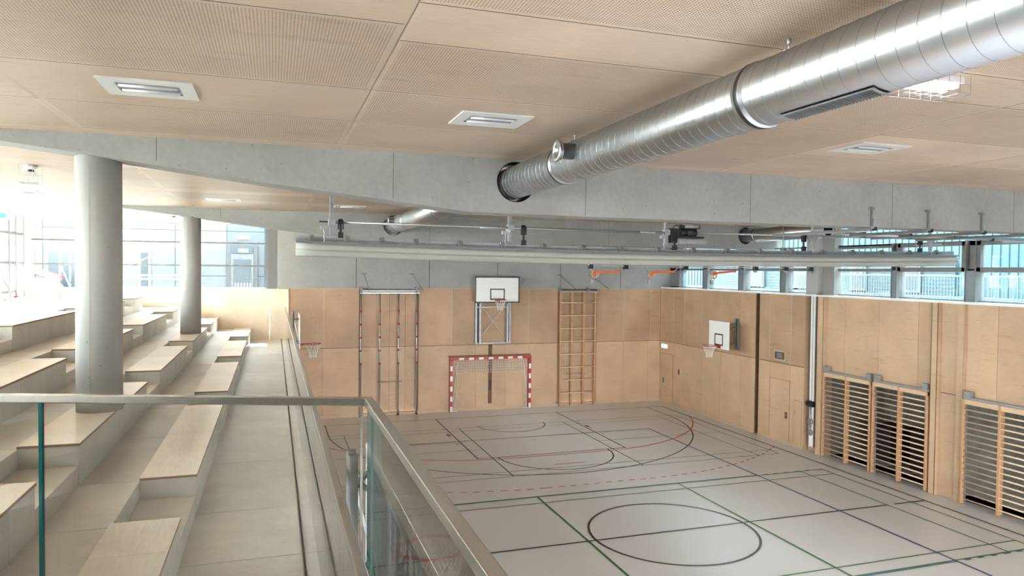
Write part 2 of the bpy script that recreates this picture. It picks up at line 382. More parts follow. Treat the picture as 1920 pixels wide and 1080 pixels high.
# ---- far end wall: plywood to 4.84, concrete above
FJ_U = [-15.39, -14.15, -12.86, -12.2, -11.7, -11.1, -10.6, -9.27, -8.3, -6.05, -4.8, -3.04, -1.77, -.47, 0.0]
FJ_L = [-15.39, -14.18, -12.86, -12.2, -11.7, -11.1, -10.6, -8.3, -7.05, -6.04, -4.8, -3.04, -1.77, -.6, 0.0]
mb = MB()
mb.box(-15.39, 0.3, .16, .3, 0, 4.84, 'gap')
for (a_, b_) in ((-15.39, -12.86), (-10.6, -4.8), (-3.04, .3)): mb.box(a_, b_, .05, .16, 0, 4.84, 'gap')
def yface(lst, z0, z1, m, skip=()):
    for i in range(len(lst)-1):
        x0, x1 = lst[i], lst[i+1]; dep = 0.0
        if (-12.87 < x0 < -10.61) or (-4.81 < x0 < -3.05): dep = .1      # recessed niches for the climbing frames
        mb.box(x0+.004, x1-.004, dep, dep+.05, z0+.004, z1-.004, m, rt_())
yface(FJ_U, 2.62, 4.84, 'ply_wall_perf'); 
for i in range(len(FJ_L)-1):
    x0, x1 = FJ_L[i], FJ_L[i+1]; dep = .1 if ((-12.87 < x0 < -10.61) or (-4.81 < x0 < -3.05)) else 0
    z1 = 2.61
    mb.box(x0+.003, x1-.003, dep, dep+.05, .1, z1, 'ply_wall', rt_())
mb.box(-15.39, 0, -.012, 0.02, 0, .1, 'ply_wall', 1.0)
for x in (-12.86, -10.6, -4.8, -3.04): mb.box(x-.006, x+.006, -.004, .1, 0, 4.84, 'slot')
mb.box(-7.77, -7.61, -.003, .03, .25, 2.61, 'slot'); mb.box(-7.73, -7.65, -.006, .0, .8, 1.2, 'black')
mb.box(-9.42, -5.98, -.006, .0, 2.17, 2.21, 'slot')
for x in (-14.15, -9.27, -8.3, -6.05, -1.77, -.47): mb.box(x-.012, x+.012, -.004, .0, 2.62, 4.84, 'gap_pale')
mb.box(-15.39, 0, -.014, -.011, .085, .1, 'gap_pale')
struct(mb.build('wall_far'))
mb = MB()
CJ = [-15.78, -12.97, -10.18, -7.41, -4.69, -1.95, .8]
for i in range(len(CJ)-1): mb.box(CJ[i]+.01, CJ[i+1]-.01, .0, .4, 4.84, 7.3, 'conc', random.uniform(.95, 1.05))
mb.box(-15.75, .8, .02, .42, 4.8, 7.3, 'gap')
mb.box(-15.39, 0, -.01, .0, 4.835, 4.85, 'gap_pale')
struct(mb.build('wall_far_upper'))
# parapet at the end of the terrace
mb = MB(); xs = [-23.5, -22.1, -20.7, -19.3, -17.9, -16.05, -15.42]
for i in range(6): mb.box(xs[i]+.002, xs[i+1]-.002, -.02, .2, 2.6, 4.8, 'ply_cream', random.uniform(.98, 1.02))
mb.box(-23.5, -15.40, -.04, .32, 4.8, 4.83, 'ply_cream', 1.05); mb.box(-15.42, -15.39, -.04, .2, 2.6, 4.83, 'ply_cream', .95)
struct(mb.build('wall_terrace_end'))

# ---- right wall
mb = MB()
UJ = [0, -.1, -1.13, -1.87, -3.13, -4.45, -5.68, -6.44]
LJ = [0, -.14, -1.12, -1.89, -3.19, -4.45, -5.67, -6.44]
def xface(lst, z0, z1, m, x=0.0, th=.05):
    for i in range(len(lst)-1):
        mb.box(x, x+th, lst[i]-.004, lst[i+1]+.004, z0+.004, z1-.004, m, rt_())
mb.box(.05, .35, -6.44, 0, 0, 4.88, 'gap')
xface(UJ, 2.62, 4.88, 'ply_wall_perf'); xface(LJ, .1, 2.61, 'ply_wall')
mb.box(-.012, .02, -6.44, 0, 0, .1, 'ply_wall')
# slot
mb.box(.16, .35, -6.67, -6.44, 0, 4.88, 'slot'); mb.box(.02, .17, -6.46, -6.44, 0, 4.88, 'slot'); mb.box(.12, .16, -6.60, -6.52, 1.0, 1.5, 'black')
# segment B
mb.box(.05, .35, -8.88, -6.67, 0, 4.88, 'gap')
xface([-6.67, -7.2, -8.25, -8.88], 2.62, 4.88, 'ply_wall_perf'); xface([-6.67, -7.24, -8.25, -8.88], .1, 2.61, 'ply_wall')
mb.box(0, .05, -6.67, -6.655, 0, 4.88, 'ply_wall', .8)
mb.box(-.012, .02, -8.88, -6.67, 0, .1, 'ply_wall')
# post recess
mb.box(.2, .35, -9.45, -8.88, 0, 4.88, 'ply_wall', .95); mb.box(.0, .2, -8.9, -8.88, 0, 4.88, 'ply_wall', .7)
xface([-9.42, -9.66], 0, 4.88, 'ply_wall'); mb.box(0, .2, -9.43, -9.41, 0, 4.88, 'ply_wall')
# segment C above wall bars
mb.box(.15, .2, -9.66, -9.64, 2.6, 4.88, 'slot')
xface([-9.66, -10.38, -11.62, -12.91, -13.42], 2.62, 4.88, 'ply_wall', .15)
mb.box(0, .35, -9.68, -9.64, 0, 4.88, 'ply_wall', .9)
xface([-13.42, -13.62], 0, 4.88, 'ply_wall'); mb.box(0, .2, -13.62, -13.6, 0, 4.88, 'ply_wall', .85); mb.box(0, .2, -13.44, -13.42, 0, 4.88, 'ply_wall', .85)
xface([-13.62, -14.1], 0, 2.61, 'ply_wall', .12); xface([-13.62, -14.1], 2.62, 4.88, 'ply_wall', .12)
xface([-14.1, -14.28], 0, 4.88, 'ply_wall', .06, .12)
mb.box(.06, .2, -14.3, -14.28, 0, 4.88, 'ply_wall', .8)
xface([-14.28, -15.08, -16.3, -17.5, -18.3], 2.62, 4.88, 'ply_wall', .15)
xface([-18.3, -18.6], 0, 4.88, 'ply_wall', 0, .2)
xface([-18.6-1.3*i for i in range(8)]+[-28.3], 0, 4.88, 'ply_wall', .15)
mb.box(.2, .5, -28.3, -18.3, 0, 4.88, 'gap'); mb.box(.2, .35, -18.3, -9.66, 2.6, 4.88, 'gap')
# store rooms behind the openings
mb.box(.9, 2.6, -18.3, -9.6, -.02, 0.0, 'floor'); mb.box(.35, .9, -18.3, -9.6, -.02, .0, 'floor')
mb.box(2.5, 2.6, -18.3, -9.6, 0, 2.7, 'dark_room'); mb.box(.2, 2.6, -18.3, -9.6, 2.7, 2.75, 'dark_room')
mb.box(.2, 2.6, -9.62, -9.6, 0, 2.7, 'dark_room'); mb.box(.2, 2.6, -13.9, -13.5, 0, 2.7, 'dark_room'); mb.box(.2, 2.6, -18.4, -18.3, 0, 2.7, 'dark_room')
for y in (-.1, -1.13, -1.87, -3.13, -4.45, -5.68, -7.2, -8.25): mb.box(-.004, 0, y-.012, y+.012, 2.62, 4.88, 'gap_pale')
# sill ledge
mb.box(0.0, .62, -28.3, 0, 4.88, 4.93, 'white_gloss')
struct(mb.build('wall_right'))
# rear wall with a window band added for fill light, left wall, roof
mb = MB(); mb.box(-24.2, 3, -28.6, -28.3, 0, .5, 'white'); mb.box(-24.2, -23.0, -28.6, -28.3, 0, 7.4, 'white'); mb.box(-24.2, 3, -28.6, -28.3, 3.4, 7.4, 'white'); mb.box(0, 3, -28.6, -28.3, 0, 7.4, 'white'); mb.box(-23.5, -15.4, -28.6, -28.3, 0, 7.4, 'white')
for x in range(-22, 0, 2): mb.box(x-.05, x+.05, -28.5, -28.3, .5, 3.4, 'frame_grey')  # mullions of the added fill-light band
struct(mb.build('wall_rear'))
mb = MB(); mb.box(-24.0, -23.5, -28.3, 0.3, 2.5, 4.75, 'white'); mb.box(-24.0, -23.5, -.55, .3, 4.75, 7.3, 'white')
struct(mb.build('wall_terrace_left'))

# ---- ceiling of plywood sheets
mb = MB(); ZC = 7.15
mb.box(-24.6, 1.2, -28.9, 1.1, 7.19, 7.6, 'gap')
def cell(x0, x1, y0, y1, perf):
    g = .005; x0 += g; x1 -= g; y0 += g; y1 -= g; b = .045; t = random.uniform(.86, 1.09); z = ZC
    if perf and y1-y0 > .2 and x1-x0 > .2:
        X = [x0, x0+b, x1-b, x1]; Yy = [y0, y0+b, y1-b, y1]
        for i in range(3):
            for j in range(3):
                mb.quad((X[i],Yy[j],z), (X[i],Yy[j+1],z), (X[i+1],Yy[j+1],z), (X[i+1],Yy[j],z), 'ply_ceil', t, 1.0 if i == 1 and j == 1 else 0.0)
    else: mb.quad((x0,y0,z), (x0,y1,z), (x1,y1,z), (x1,y0,z), 'ply_ceil', t)
CX = [-23.5, -20.85, -17.98, -15.11, -12.3, -9.5, -6.7, -3.9, -1.1, .75]
for i in range(len(CX)-1):
    x0, x1 = CX[i], CX[i+1]; left = x1 < -15
    rows = [(-17.7, -18.1, 0), (-18.1, -19.54, 1), (-19.54, -20.95, 0 if (left or x0 > -12) else 1)]
    if left: rows += [(-20.95, -22.7, 1), (-22.7, -24.1, 0), (-24.1, -25.6, 1), (-25.6, -28.3, 1)]
    else: rows += [(-20.95, -22.37, 1), (-22.37, -23.1, 0), (-23.1, -24.9, 1), (-24.9, -26.3, 1), (-26.3, -28.3, 0)]
    rows += [(-17.25, -16.6, 0), (-16.6, -15.2, 1), (-15.2, -14.5, 0), (-14.5, -13.1, 1), (-13.1, -11.7, 1), (-11.7, -11.0, 0), (-11.0, -9.6, 1), (-9.6, -8.6, 0), (-8.6, -7.2, 1), (-7.2, -6.8, 0)]
    rows += [(-6.4, -5.6, 0), (-5.6, -4.2, 1), (-4.2, -2.8, 1), (-2.8, -1.4, 0), (-1.4, 0.05, 1)]
    if x1 < -17: rows += [(-17.7, -17.25, 0), (-6.8, -6.4, 0)]
    for (a, b, pf) in rows: cell(x0, x1, min(a, b), max(a, b), pf)
for x in CX[1:-1]: mb.box(x-.012, x+.012, -28.3, 0, ZC+.004, ZC+.03, 'gap_pale')
struct(mb.build('ceiling'))

# ---- windows
def win(n, mk):
    p = D.objects.new('window_%d' % n, None); COL.objects.link(p); p['kind'] = 'structure'; mk(p); return p
def w_far(p):
    m = MB(); y0, y1 = .12, .2
    m.box(-16.1, -15.78, .0, .35, 4.83, 7.15, 'frame_grey')
    m.box(-23.5, -16.1, y0, y1, 4.80, 4.87, 'frame_grey')
    for z in (5.655, 6.46): m.box(-23.5, -16.1, y0, y1, z-.03, z+.03, 'frame_grey')
    m.box(-16.2, -16.1, y0-.03, y1, 4.83, 7.15, 'frame_light')
    m.build('window_frame', p)
    g = MB(); g.box(-23.5, -16.1, .155, .165, 4.85, 7.15, 'glass'); g.build('pane', p)
win(1, w_far)
def w_left(p):
    m = MB(); x0, x1 = -23.72, -23.5
    for y in [-.62, -1.35, -1.95, -2.9, -4.3, -5.7, -7.1, -8.5, -9.9, -11.3, -12.7, -14.1, -15.5, -16.9, -18.3, -19.7, -21.1, -22.5, -23.9, -25.3, -26.7, -28.2]:
        m.box(x0, x1, y-.05, y+.05, 4.6, 7.15, 'frame_grey')
    for z in (4.78, 5.67, 6.58): m.box(x0+.03, x1-.01, -28.3, -.6, z-.035, z+.035, 'frame_grey')
    m.build('window_frame', p)
    g = MB(); g.box(-23.62, -23.61, -28.3, -.6, 4.75, 7.15, 'glass'); g.build('pane', p)
win(2, w_left)
def w_right(p):
    m = MB(); a, b = .45, .62
    for (y0, y1) in ((-2.68, -2.97), (-4.99, -5.24), (-7.27, -7.51), (-11.84, -11.98), (-14.06, -14.3), (-16.5, -16.75), (-19, -19.25), (-21.5, -21.75), (-24, -24.25)):
        m.box(a-.1, b, y0, y1, 4.93, 5.70, 'frame_light'); m.box(a-.12, b+.02, y1-.03, y1, 4.93, 6.45, 'frame_grey'); m.box(a-.12, b+.02, y0, y0+.03, 4.93, 6.45, 'frame_grey')
        m.box(a, b, y0, y1, 5.70, 6.4, 'frame_grey')
    m.box(a, b, -28.3, 0, 5.66, 5.74, 'frame_grey'); m.box(a, b, -28.3, -9.7, 6.33, 6.44, 'frame_grey'); m.box(a, b, -28.3, 0, 6.40, 6.44, 'frame_grey')
    m.box(a, b, -28.3, 0, 7.05, 7.15, 'frame_grey'); m.box(a, b, -28.3, 0, 4.93, 4.97, 'frame_light')
    m.box(a, b, -.75, 0, 4.93, 7.15, 'frame_grey'); m.box(a, b, -1.0, -.92, 4.93, 7.15, 'frame_light')
    m.build('window_frame', p)
    f = MB()
    for (y0, y1) in ((-12.0, -14.03), (-14.33, -16.47), (-16.8, -18.95)):   # opening sashes
        f.box(a-.1, a, y0, y1, 5.68, 5.78, 'frame_grey'); f.box(a-.1, a, y0, y1, 6.32, 6.42, 'frame_grey')
        f.box(a-.1, a, y0, y0-.1, 5.68, 6.42, 'frame_grey'); f.box(a-.1, a, y1, y1+.1, 5.68, 6.42, 'frame_grey')
        f.bar((a-.13, (y0+y1)/2-.4, 6.37), (a-.13, (y0+y1)/2+.4, 6.37), .04, .05, 'alu')
    f.build('opening_sash', p)
    g = MB(); g.box(.53, .54, -28.3, 0, 4.95, 7.1, 'glass'); g.build('pane', p)
win(3, w_right)

# ================================================================== CONCRETE FRAME
def beam(yf, label, hole_xs, th=.5):
    m = MB(); yb = yf+th
    bot = [(.75, 6.39), (-11.6, 6.39), (-13.35, 6.40), (-14.6, 6.53), (-16.0, 6.67), (-18.15, 6.93), (-20.2, 7.16)]
    top = 7.2
    n = len(bot); k = len(m.v)
    for y in (yf, yb):
        for x, z in bot: m.v.append((x, y, z))
        m.v.append((-20.2, y, top)); m.v.append((.75, y, top))
    nn = n+2
    m.face(tuple(k+i for i in range(nn)), 'conc_beam'); m.face(tuple(k+nn+i for i in range(nn))[::-1], 'conc_beam')
    for i in range(nn):
        j = (i+1) % nn; m.face((k+i, k+nn+i, k+nn+j, k+j), 'conc_beam')
    ob = m.build('concrete_beam')
    for hx in hole_xs:
        c = MB(); c.tube([(hx, yf-1, 6.84), (hx, yb+1, 6.84)], .285, 'conc_beam', 40)
        cu = c.build('cutter'); bm_ = ob.modifiers.new('b', 'BOOLEAN'); bm_.object = cu; bm_.solver = 'EXACT'; bm_.operation = 'DIFFERENCE'
        bpy.context.view_layer.update()
        me = D.meshes.new_from_object(ob.evaluated_get(bpy.context.evaluated_depsgraph_get()))
        ob.modifiers.clear(); old = ob.data; ob.data = me; D.meshes.remove(old)
        D.objects.remove(cu)
    for hx in hole_xs:
        c = MB(); c.revolve((hx, yf, 6.84), (0, 1, 0), [(.001, .287), (.001, .275), (th-.001, .275), (th-.001, .287)], 'black', 40); c.build('hole_shade_liner', ob)  # black liner added to put deep shade inside the duct hole
    tag(ob, label, 'beam', 'concrete roof beams')
    j = MB()
    for x in (-17.25, -14.4, -11.6, -8.75, -5.87, -3.0):
        zb = 6.39 if x > -13 else 6.39+(-13.2-x)*.117
        j.box(x-.004, x+.004, yf-.001, yf+.01, zb+.01, 7.15, 'slot_grey')
    j.build('formwork_joint', ob)
    return ob
DX, DZ, DR = -12.67, 6.84, .224
beam(-17.7, 'nearest deep concrete roof beam, the big duct passing through it', [DX])
beam(-6.8, 'farther concrete roof beam seen under the nearest one, behind the rolled curtain', [DX, -.75])
def column(x, y, z0, z1, label):
    m = MB(); m.tube([(x, y, z0), (x, y, z1)], .255, 'conc_col', 48)
    m.tube([(x-.05, y-.2555, z0), (x-.05, y-.2555, z1-.1)], .002, 'conc', 4)
    tag(m.build('concrete_column'), label, 'column', 'round concrete columns')
column(-17.94, -17.33, 3.83, 6.92, 'thick round concrete column nearest the camera, left of the picture')
column(-18.0, -6.57, 3.83, 6.92, 'thinner-looking round concrete column standing farther back on a seat block')
m = MB(); m.box(.12, .55, -9.25, -8.75, 4.93, 7.15, 'conc_col'); m.box(.3, .55, -9.74, -9.25, 4.93, 7.15, 'conc_beam')
tag(m.build('concrete_pillar'), 'square concrete pillar between the high windows on the right wall', 'pillar')

# ================================================================== SEAT BLOCKS
SP = [(-.02, -3.33), (-4.68, -8.56), (-9.8, -13.8), (-15.12, -19.15), (-20.52, -24.5)]
rown = ['lowest seat row', 'second seat row up', 'third seat row up', 'top seat row']
posn = ['against the end parapet', 'second from the end parapet', 'in the middle of the row', 'next to nearest in the row', 'nearest to the camera in the row']
for k in range(4):
    xf = -16.68-1.077*k; xb = xf-.53; z0 = 3.0+.4*k; zt = z0+.43
    for i, (ya, yb) in enumerate(SP):
        if k == 3 and i == 0: ya = -1.75
        if i == 4: yb = [-22.1, -21.75, -21.4, -21.0][k]
        t = empty('seat_block', (xf-.26, (ya+yb)/2, z0), 'plywood-topped concrete seat block, %s, %s' % (rown[k], posn[i]), 'bench', 'seat blocks on the terrace')
        m = MB(); ym = (ya+yb)/2
        m.box(xb+.006, xf-.01, yb+.01, ya-.01, z0, zt-.035, 'gap')
        m.box(xb+.005, xf, yb+.004, ym-.004, z0, zt-.03, 'conc_bench'); m.box(xb+.005, xf, ym+.004, ya-.004, z0, zt-.03, 'conc_bench')
        m.build('base', t)
        for (a, b) in ((yb, ym-.002), (ym+.002, ya)):
            s_ = MB(); s_.box(xb, xf+.012, a, b, zt-.028, zt, 'ply_seat', rt_()); s_.box(xb+.001, xf+.0125, a+.0-.0005, b+.0005, zt-.03, zt-.006, 'ply_edge')
            s_.build('seat_board', t)
    for i in range(4):
        ya, yb = SP[i][1], SP[i+1][0]
        m = MB(); m.box(xb+.004, xf-.002, yb+.004, ya-.004, z0, z0+.2, 'conc_stand')
        o = m.build('step', None, .004)
        tag(o, 'low concrete step filling a gap of the %s, %s' % (rown[k], ['farthest gap', 'second farthest gap', 'second nearest gap', 'gap nearest the camera'][i]), 'step', 'steps between the seat blocks')

# ================================================================== GLASS BALUSTRADES
t = empty('glass_railing', (-15.5, -11.4, 3.0), 'long glass railing with steel top rail along the edge of the lowest terrace', 'railing')
m = MB(); m.box(-15.545, -15.49, -24.2, -.3, 4.145, 4.2, 'inox'); m.build('top_rail', t, .006)
y = -24.2
for i in range(11):
    g = MB(); y1 = y+2.18; g.box(-15.526, -15.509, y+.008, min(y1-.008, -.3), 3.001, 4.15, 'glass_rail'); g.build('glass_panel', t); y = y1
t = empty('glass_railing', (-15.36, -22.86, 3.8), 'nearest glass railing with square brushed steel rail turning a corner above the terrace', 'railing')
SL = -.3385      # the front run is not square to the hall
def rp(x, z, off=0): return (x, -22.852+SL*(x+15.385)+off, z)
m = MB(); m.bar(rp(-19.4, 4.79), rp(-15.372, 4.79), .05, .05, 'inox'); m.build('top_rail', t, .005)
m = MB(); m.box(-15.383, -15.331, -28.2, -22.828, 4.765, 4.815, 'inox'); m.build('side_rail', t, .005)
for (xa, xb, z0) in ((-17.25, -15.40, 3.02), (-18.27, -17.265, 3.42), (-19.34, -18.285, 3.82)):
    g = MB(); zm = (z0+4.77)/2
    g.bar(rp(xa, zm), rp(xb, zm), .017, 4.77-z0, 'glass_rail'); ob = g.build('glass_panel', t)
    e = MB(); e.bar(rp(xa-.013, zm), rp(xa+.008, zm), .021, 4.765-z0, 'glass_edge'); e.build('glass_edge', ob)
ys = [-28.2, -25.6, -22.87]
for i in range(2):
    g = MB(); g.box(-15.365, -15.348, ys[i]+.008, ys[i+1]-.008, 3.5, 4.77, 'glass_rail'); ob = g.build('glass_panel', t)
    e = MB(); e.box(-15.366, -15.347, ys[i+1]-.009, ys[i+1]-.007, 3.5, 4.766, 'glass_edge'); e.build('glass_edge', ob)
m = MB(); m.box(-15.405, -15.390, -22.858, -22.843, 3.3, 4.768, 'inox'); m.build('corner_post', t)

# ================================================================== DUCTS
def helix(x, z, y0, y1, r, pitch=.132, ns=32):
    n = int((y1-y0)/pitch*ns); pts = []
    for i in range(n+1):
        a = 2*PI*i/ns; pts.append((x+r*math.cos(a), y0+(y1-y0)*i/n, z+r*math.sin(a)))
    return pts
def duct(label, x, z, r, y0, y1, joints, grille=None, stub=None, hang=(), seams=True, zt=7.15):
    t = empty('ventilation_duct', (x, (y0+y1)/2, z), label, 'duct', 'round zinc ventilation ducts')
    m = MB(); m.revolve((x, 0, z), (0, 1, 0), [(y0, r-.06), (y0, r), (y1, r), (y1, r-.06)], 'duct', 64); m.build('pipe', t)
    if seams:
        m = MB(); m.tube(helix(x, z, y0, y1, r+.0005), .0022, 'seam', 4, cap=False)
        for f in range(len(m.s)): m.s[f] = True
        m.build('spiral_seam', t)
    for jy in joints:
        m = MB(); m.revolve((x, jy, z), (0, 1, 0), [(-.06, r), (-.06, r+.004), (-.022, r+.004), (-.022, r+.009), (-.0215, r+.009), (-.021, r+.010), (.021, r+.010), (.0215, r+.009), (.022, r+.009), (.022, r+.004), (.06, r+.004), (.06, r)], 'duct', 64,
                            ms=['duct']*4+['duct', 'black', 'duct']+['duct']*4)
        m.build('flange', t)
    for hy in hang:
        m = MB(); m.cyl((x, hy, z+r-.01), (x, hy, zt), .006, 'steel', 8); m.cyl((x, hy, z+r+.05), (x, hy, z+r+.09), .014, 'steel', 8); m.box(x-.04, x+.04, hy-.015, hy+.015, z+r-.005, z+r+.012, 'steel'); m.build('hanger', t)
    return t
t = duct('big shiny spiral duct running under the ceiling from the near beam towards the camera', DX, DZ, DR, -27.6, -17.2, [-23.04, -19.5, -26.6], hang=(-23.3, -19.75))
# side grille on the lower right flank of the near duct
m = MB()
def dpt(a, y, rr): return (DX+rr*math.sin(a), y, DZ-rr*math.cos(a))
a0, a1 = math.radians(-26), math.radians(6)
for (aa, ab) in ((a0, a0+.06), (a1-.06, a1)):
    m.quad(dpt(aa, -24.12, DR+.012), dpt(ab, -24.12, DR+.012), dpt(ab, -23.34, DR+.012), dpt(aa, -23.34, DR+.012), 'steel')
for (ya, yb) in ((-24.12, -24.09), (-23.37, -23.34)):
    for q in range(6):
        u0 = a0+(a1-a0)*q/6; u1 = a0+(a1-a0)*(q+1)/6
        m.quad(dpt(u0, ya, DR+.012), dpt(u1, ya, DR+.012), dpt(u1, yb, DR+.012), dpt(u0, yb, DR+.012), 'steel')
for q in range(8):
    u0 = a0+(a1-a0)*q/8; u1 = a0+(a1-a0)*(q+1)/8
    m.quad(dpt(u0, -24.11, DR+.004), dpt(u1, -24.11, DR+.004), dpt(u1, -23.35, DR+.004), dpt(u0, -23.35, DR+.004), 'black')
for q in range(30):
    yy = -24.08+q*.0243
    m.bar(dpt(a0+.05, yy, DR+.01), dpt(a1-.05, yy, DR+.01), .004, .012, 'frame_grey')
m.build('air_grille', t)
m = MB(); sy, sz = -20.2, DZ+.03
m.revolve((DX-DR+.06, sy, sz), (-1, 0, 0), [(0, .085), (.19, .085), (.19, .098), (.20, .098), (.20, .085), (.22, .085), (.23, .12), (.24, .122), (.245, .10), (.245, .05), (.2, .045), (.2, 0)], 'duct', 32, ms=['seam', 'duct', 'duct', 'duct', 'duct', 'duct', 'duct', 'duct', 'duct', 'duct', 'black'])
m.build('side_outlet', t)
duct('distant spiral duct seen below the near beam, with a small side outlet', DX, DZ, DR, -15.9, -6.2, [-9.3, -7.8, -13], hang=(-12.5,))
m = MB(); m.revolve((DX-DR+.06, -8.3, DZ+.03), (-1, 0, 0), [(0, .08), (.19, .08), (.2, .11), (.21, .112), (.21, .04), (.18, .03), (.18, 0)], 'duct', 24); tag(m.build('side_outlet', D.objects['ventilation_duct.001']), 'x', 'x'); 
for k_ in ('label', 'category'): del D.objects['side_outlet.001'][k_]
duct('dim duct at the right passing through the farther concrete beam', -.75, DZ, .224, -10.6, -6.2, [-7.4], seams=False)

# ================================================================== CEILING LAMPS
def ceiling_lamp(x, y, label):
    t = empty('ceiling_light', (x, y, ZC), label, 'light', 'recessed ceiling lights')
    m = MB(); z = ZC; a, b = .37, .31; c, d = .25, .17
    for (x0, x1, y0, y1) in ((-a, a, -b, -d), (-a, a, d, b), (-a, -c, -d, d), (c, a, -d, d)): m.box(x+x0, x+x1, y+y0, y+y1, z-.012, z+.002, 'lamp_frame')
    m.build('frame', t)
    m = MB(); m.box(x-c, x+c, y-d, y-d+.012, z-.006, z, 'black'); m.box(x-c, x+c, y+d-.012, y+d, z-.006, z, 'black')
    m.box(x-c, x+c, y-d, y+d, z-.003, z-.001, 'steel'); m.build('reflector', t)
    for s_ in (-1, 1):
        m = MB(); m.tube([(x-c+.02, y+s_*.085, z-.012), (x+c-.02, y+s_*.085, z-.012)], .013, 'lamp_frame', 10); m.build('tube', t)
    m = MB(); m.box(x-c, x+c, y-.025, y+.025, z-.01, z-.002, 'steel'); m.build('divider', t)
ceiling_lamp(-16.93, -20.32, 'recessed white ceiling light nearest the upper left corner, left of the near duct')
ceiling_lamp(-13.79, -20.15, 'recessed white ceiling light just left of the big duct')
ceiling_lamp(-8.95, -20.24, 'recessed white ceiling light right of the big duct')
ceiling_lamp(-17.0, -9.6, 'narrow-looking recessed light between the two concrete columns')
ceiling_lamp(-14.1, -8.95, 'small distant recessed light beside the far duct')
ceiling_lamp(-21.0, -9.6, 'distant recessed light above the terrace at the left edge')
def cage_lamp(x, y, label, lit, L_=.62, W_=.2):
    t = empty('caged_light', (x, y, ZC), label, 'light', 'caged ceiling lights')
    m = MB()
    if lit: m.box(x-L_/2, x+L_/2, y-W_/2, y+W_/2, ZC-.05, ZC, 'white_gloss')
    else: m.cyl((x, y, ZC), (x, y, ZC-.07), .1, 'white_gloss', 24)
    m.build('housing', t)
    m = MB()
    if lit:
        for s_ in (-1, 1): m.box(x-L_*.42, x+L_*.42, y+s_*.05-.03, y+s_*.05+.03, ZC-.085, ZC-.05, 'lamp')
        m.build('lamp_tube', t)
    else: m.cyl((x, y, ZC-.07), (x, y, ZC-.10), .05, 'black', 16); m.build('sensor', t)
    m = MB(); a = L_/2+.03 if lit else .125; b = W_/2+.03 if lit else .125; zb = ZC-(.14 if lit else .28)
    nx = 5 if lit else 4
    for i in range(nx+1):
        xx = x-a+2*a*i/nx; m.tube([(xx, y-b, ZC), (xx, y-b, zb), (xx, y+b, zb), (xx, y+b, ZC)], .003, 'steel', 4)
    for yy in (y-b, y, y+b): m.tube([(x-a, yy, zb), (x+a, yy, zb)], .003, 'steel', 4)
    for yy in (y-b, y+b): m.tube([(x-a, yy, (ZC+zb)/2), (x+a, yy, (ZC+zb)/2)], .003, 'steel', 4)
    m.build('wire_guard', t)
cage_lamp(-11.02, -22.92, 'glowing ceiling light inside a wire guard, right of the big duct', True, .5)
cage_lamp(-19.49, -14.34, 'small round detector in a wire cage on the ceiling left of the near column', False)
cage_lamp(-18.7, -4.2, 'faint detector in a wire cage far back above the terrace', False)

# ================================================================== BASKETBALL HOOPS
def ring(t, c, axis, r=.235):
    """c: ring centre, axis: unit vector from board to ring"""
    ax = Vector(axis); c = Vector(c)
    pts = [(c.x+r*math.cos(a), c.y+r*math.sin(a), c.z) for a in [2*PI*i/32 for i in range(32)]]
    m = MB(); m.tube(pts, .011, 'red', 8, closed=True)
    side = Vector((-ax.y, ax.x, 0)); bk = c-ax*(r+.15)
    m.bar(bk+side*.09, c-ax*r*.8+side*.13, .05, .012, 'red'); m.bar(bk-side*.09, c-ax*r*.8-side*.13, .05, .012, 'red')
    m.bar(bk+Vector((0,0,-.05)), c-ax*r, .09, .015, 'red'); m.bar(bk+side*.12+Vector((0,0,-.04)), bk-side*.12+Vector((0,0,-.04)), .012, .12, 'red')
    ho = m.build('hoop', t)
    m = MB(); n = 12; H_ = [0, .1, .2, .3, .4]; R_ = [r, r*.8, r*.6, r*.48, r*.44]
    for i in range(n):
        for s_ in (1, -1):
            m.tube([(c.x+R_[q]*math.cos(2*PI*(i+s_*q*.5)/n), c.y+R_[q]*math.sin(2*PI*(i+s_*q*.5)/n), c.z-.01-H_[q]) for q in range(5)], .0045, 'net', 4)
    m.build('net', ho)
# far board
t = empty('basketball_hoop', (-7.55, 0, 2.67), 'large white basketball backboard raised on a steel lift frame above the goal', 'hoop')
m = MB(); m.box(-8.46, -6.62, -.42, -.39, 4.30, 5.34, 'white_gloss')
def brd(x0, x1, z0, z1, wd):
    y = -.424
    m.box(x0, x1, y, -.419, z0, z0+wd, 'lblack'); m.box(x0, x1, y, -.419, z1-wd, z1, 'lblack'); m.box(x0, x0+wd, y, -.419, z0, z1, 'lblack'); m.box(x1-wd, x1, y, -.419, z0, z1, 'lblack')
brd(-8.46, -6.62, 4.30, 5.34, .05); brd(-7.84, -7.24, 4.42, 4.86, .045); m.build('backboard', t)
ring(t, (-7.54, -.80, 4.44), (0, -1, 0))
m = MB()
for x in (-8.33, -8.2, -7.06, -6.93): m.box(x-.035, x+.035, -.18 if abs(x+7.63) > .6 else -.28, -.0, 2.67, 4.35, 'steel')
for z in (2.69, 4.12): m.box(-8.35, -6.9, -.16, -.1, z-.03, z+.03, 'steel')
m.bar((-8.15, -.15, 2.95), (-7.1, -.15, 4.2), .02, .02, 'steel'); m.bar((-8.15, -.13, 4.2), (-7.1, -.13, 2.85), .02, .02, 'steel')
for x in (-8.2, -7.06): m.box(x-.03, x+.03, -.4, -.2, 4.25, 4.33, 'steel'); m.box(x-.03, x+.03, -.4, -.33, 4.3, 5.1, 'steel')
m.build('lift_frame', t)
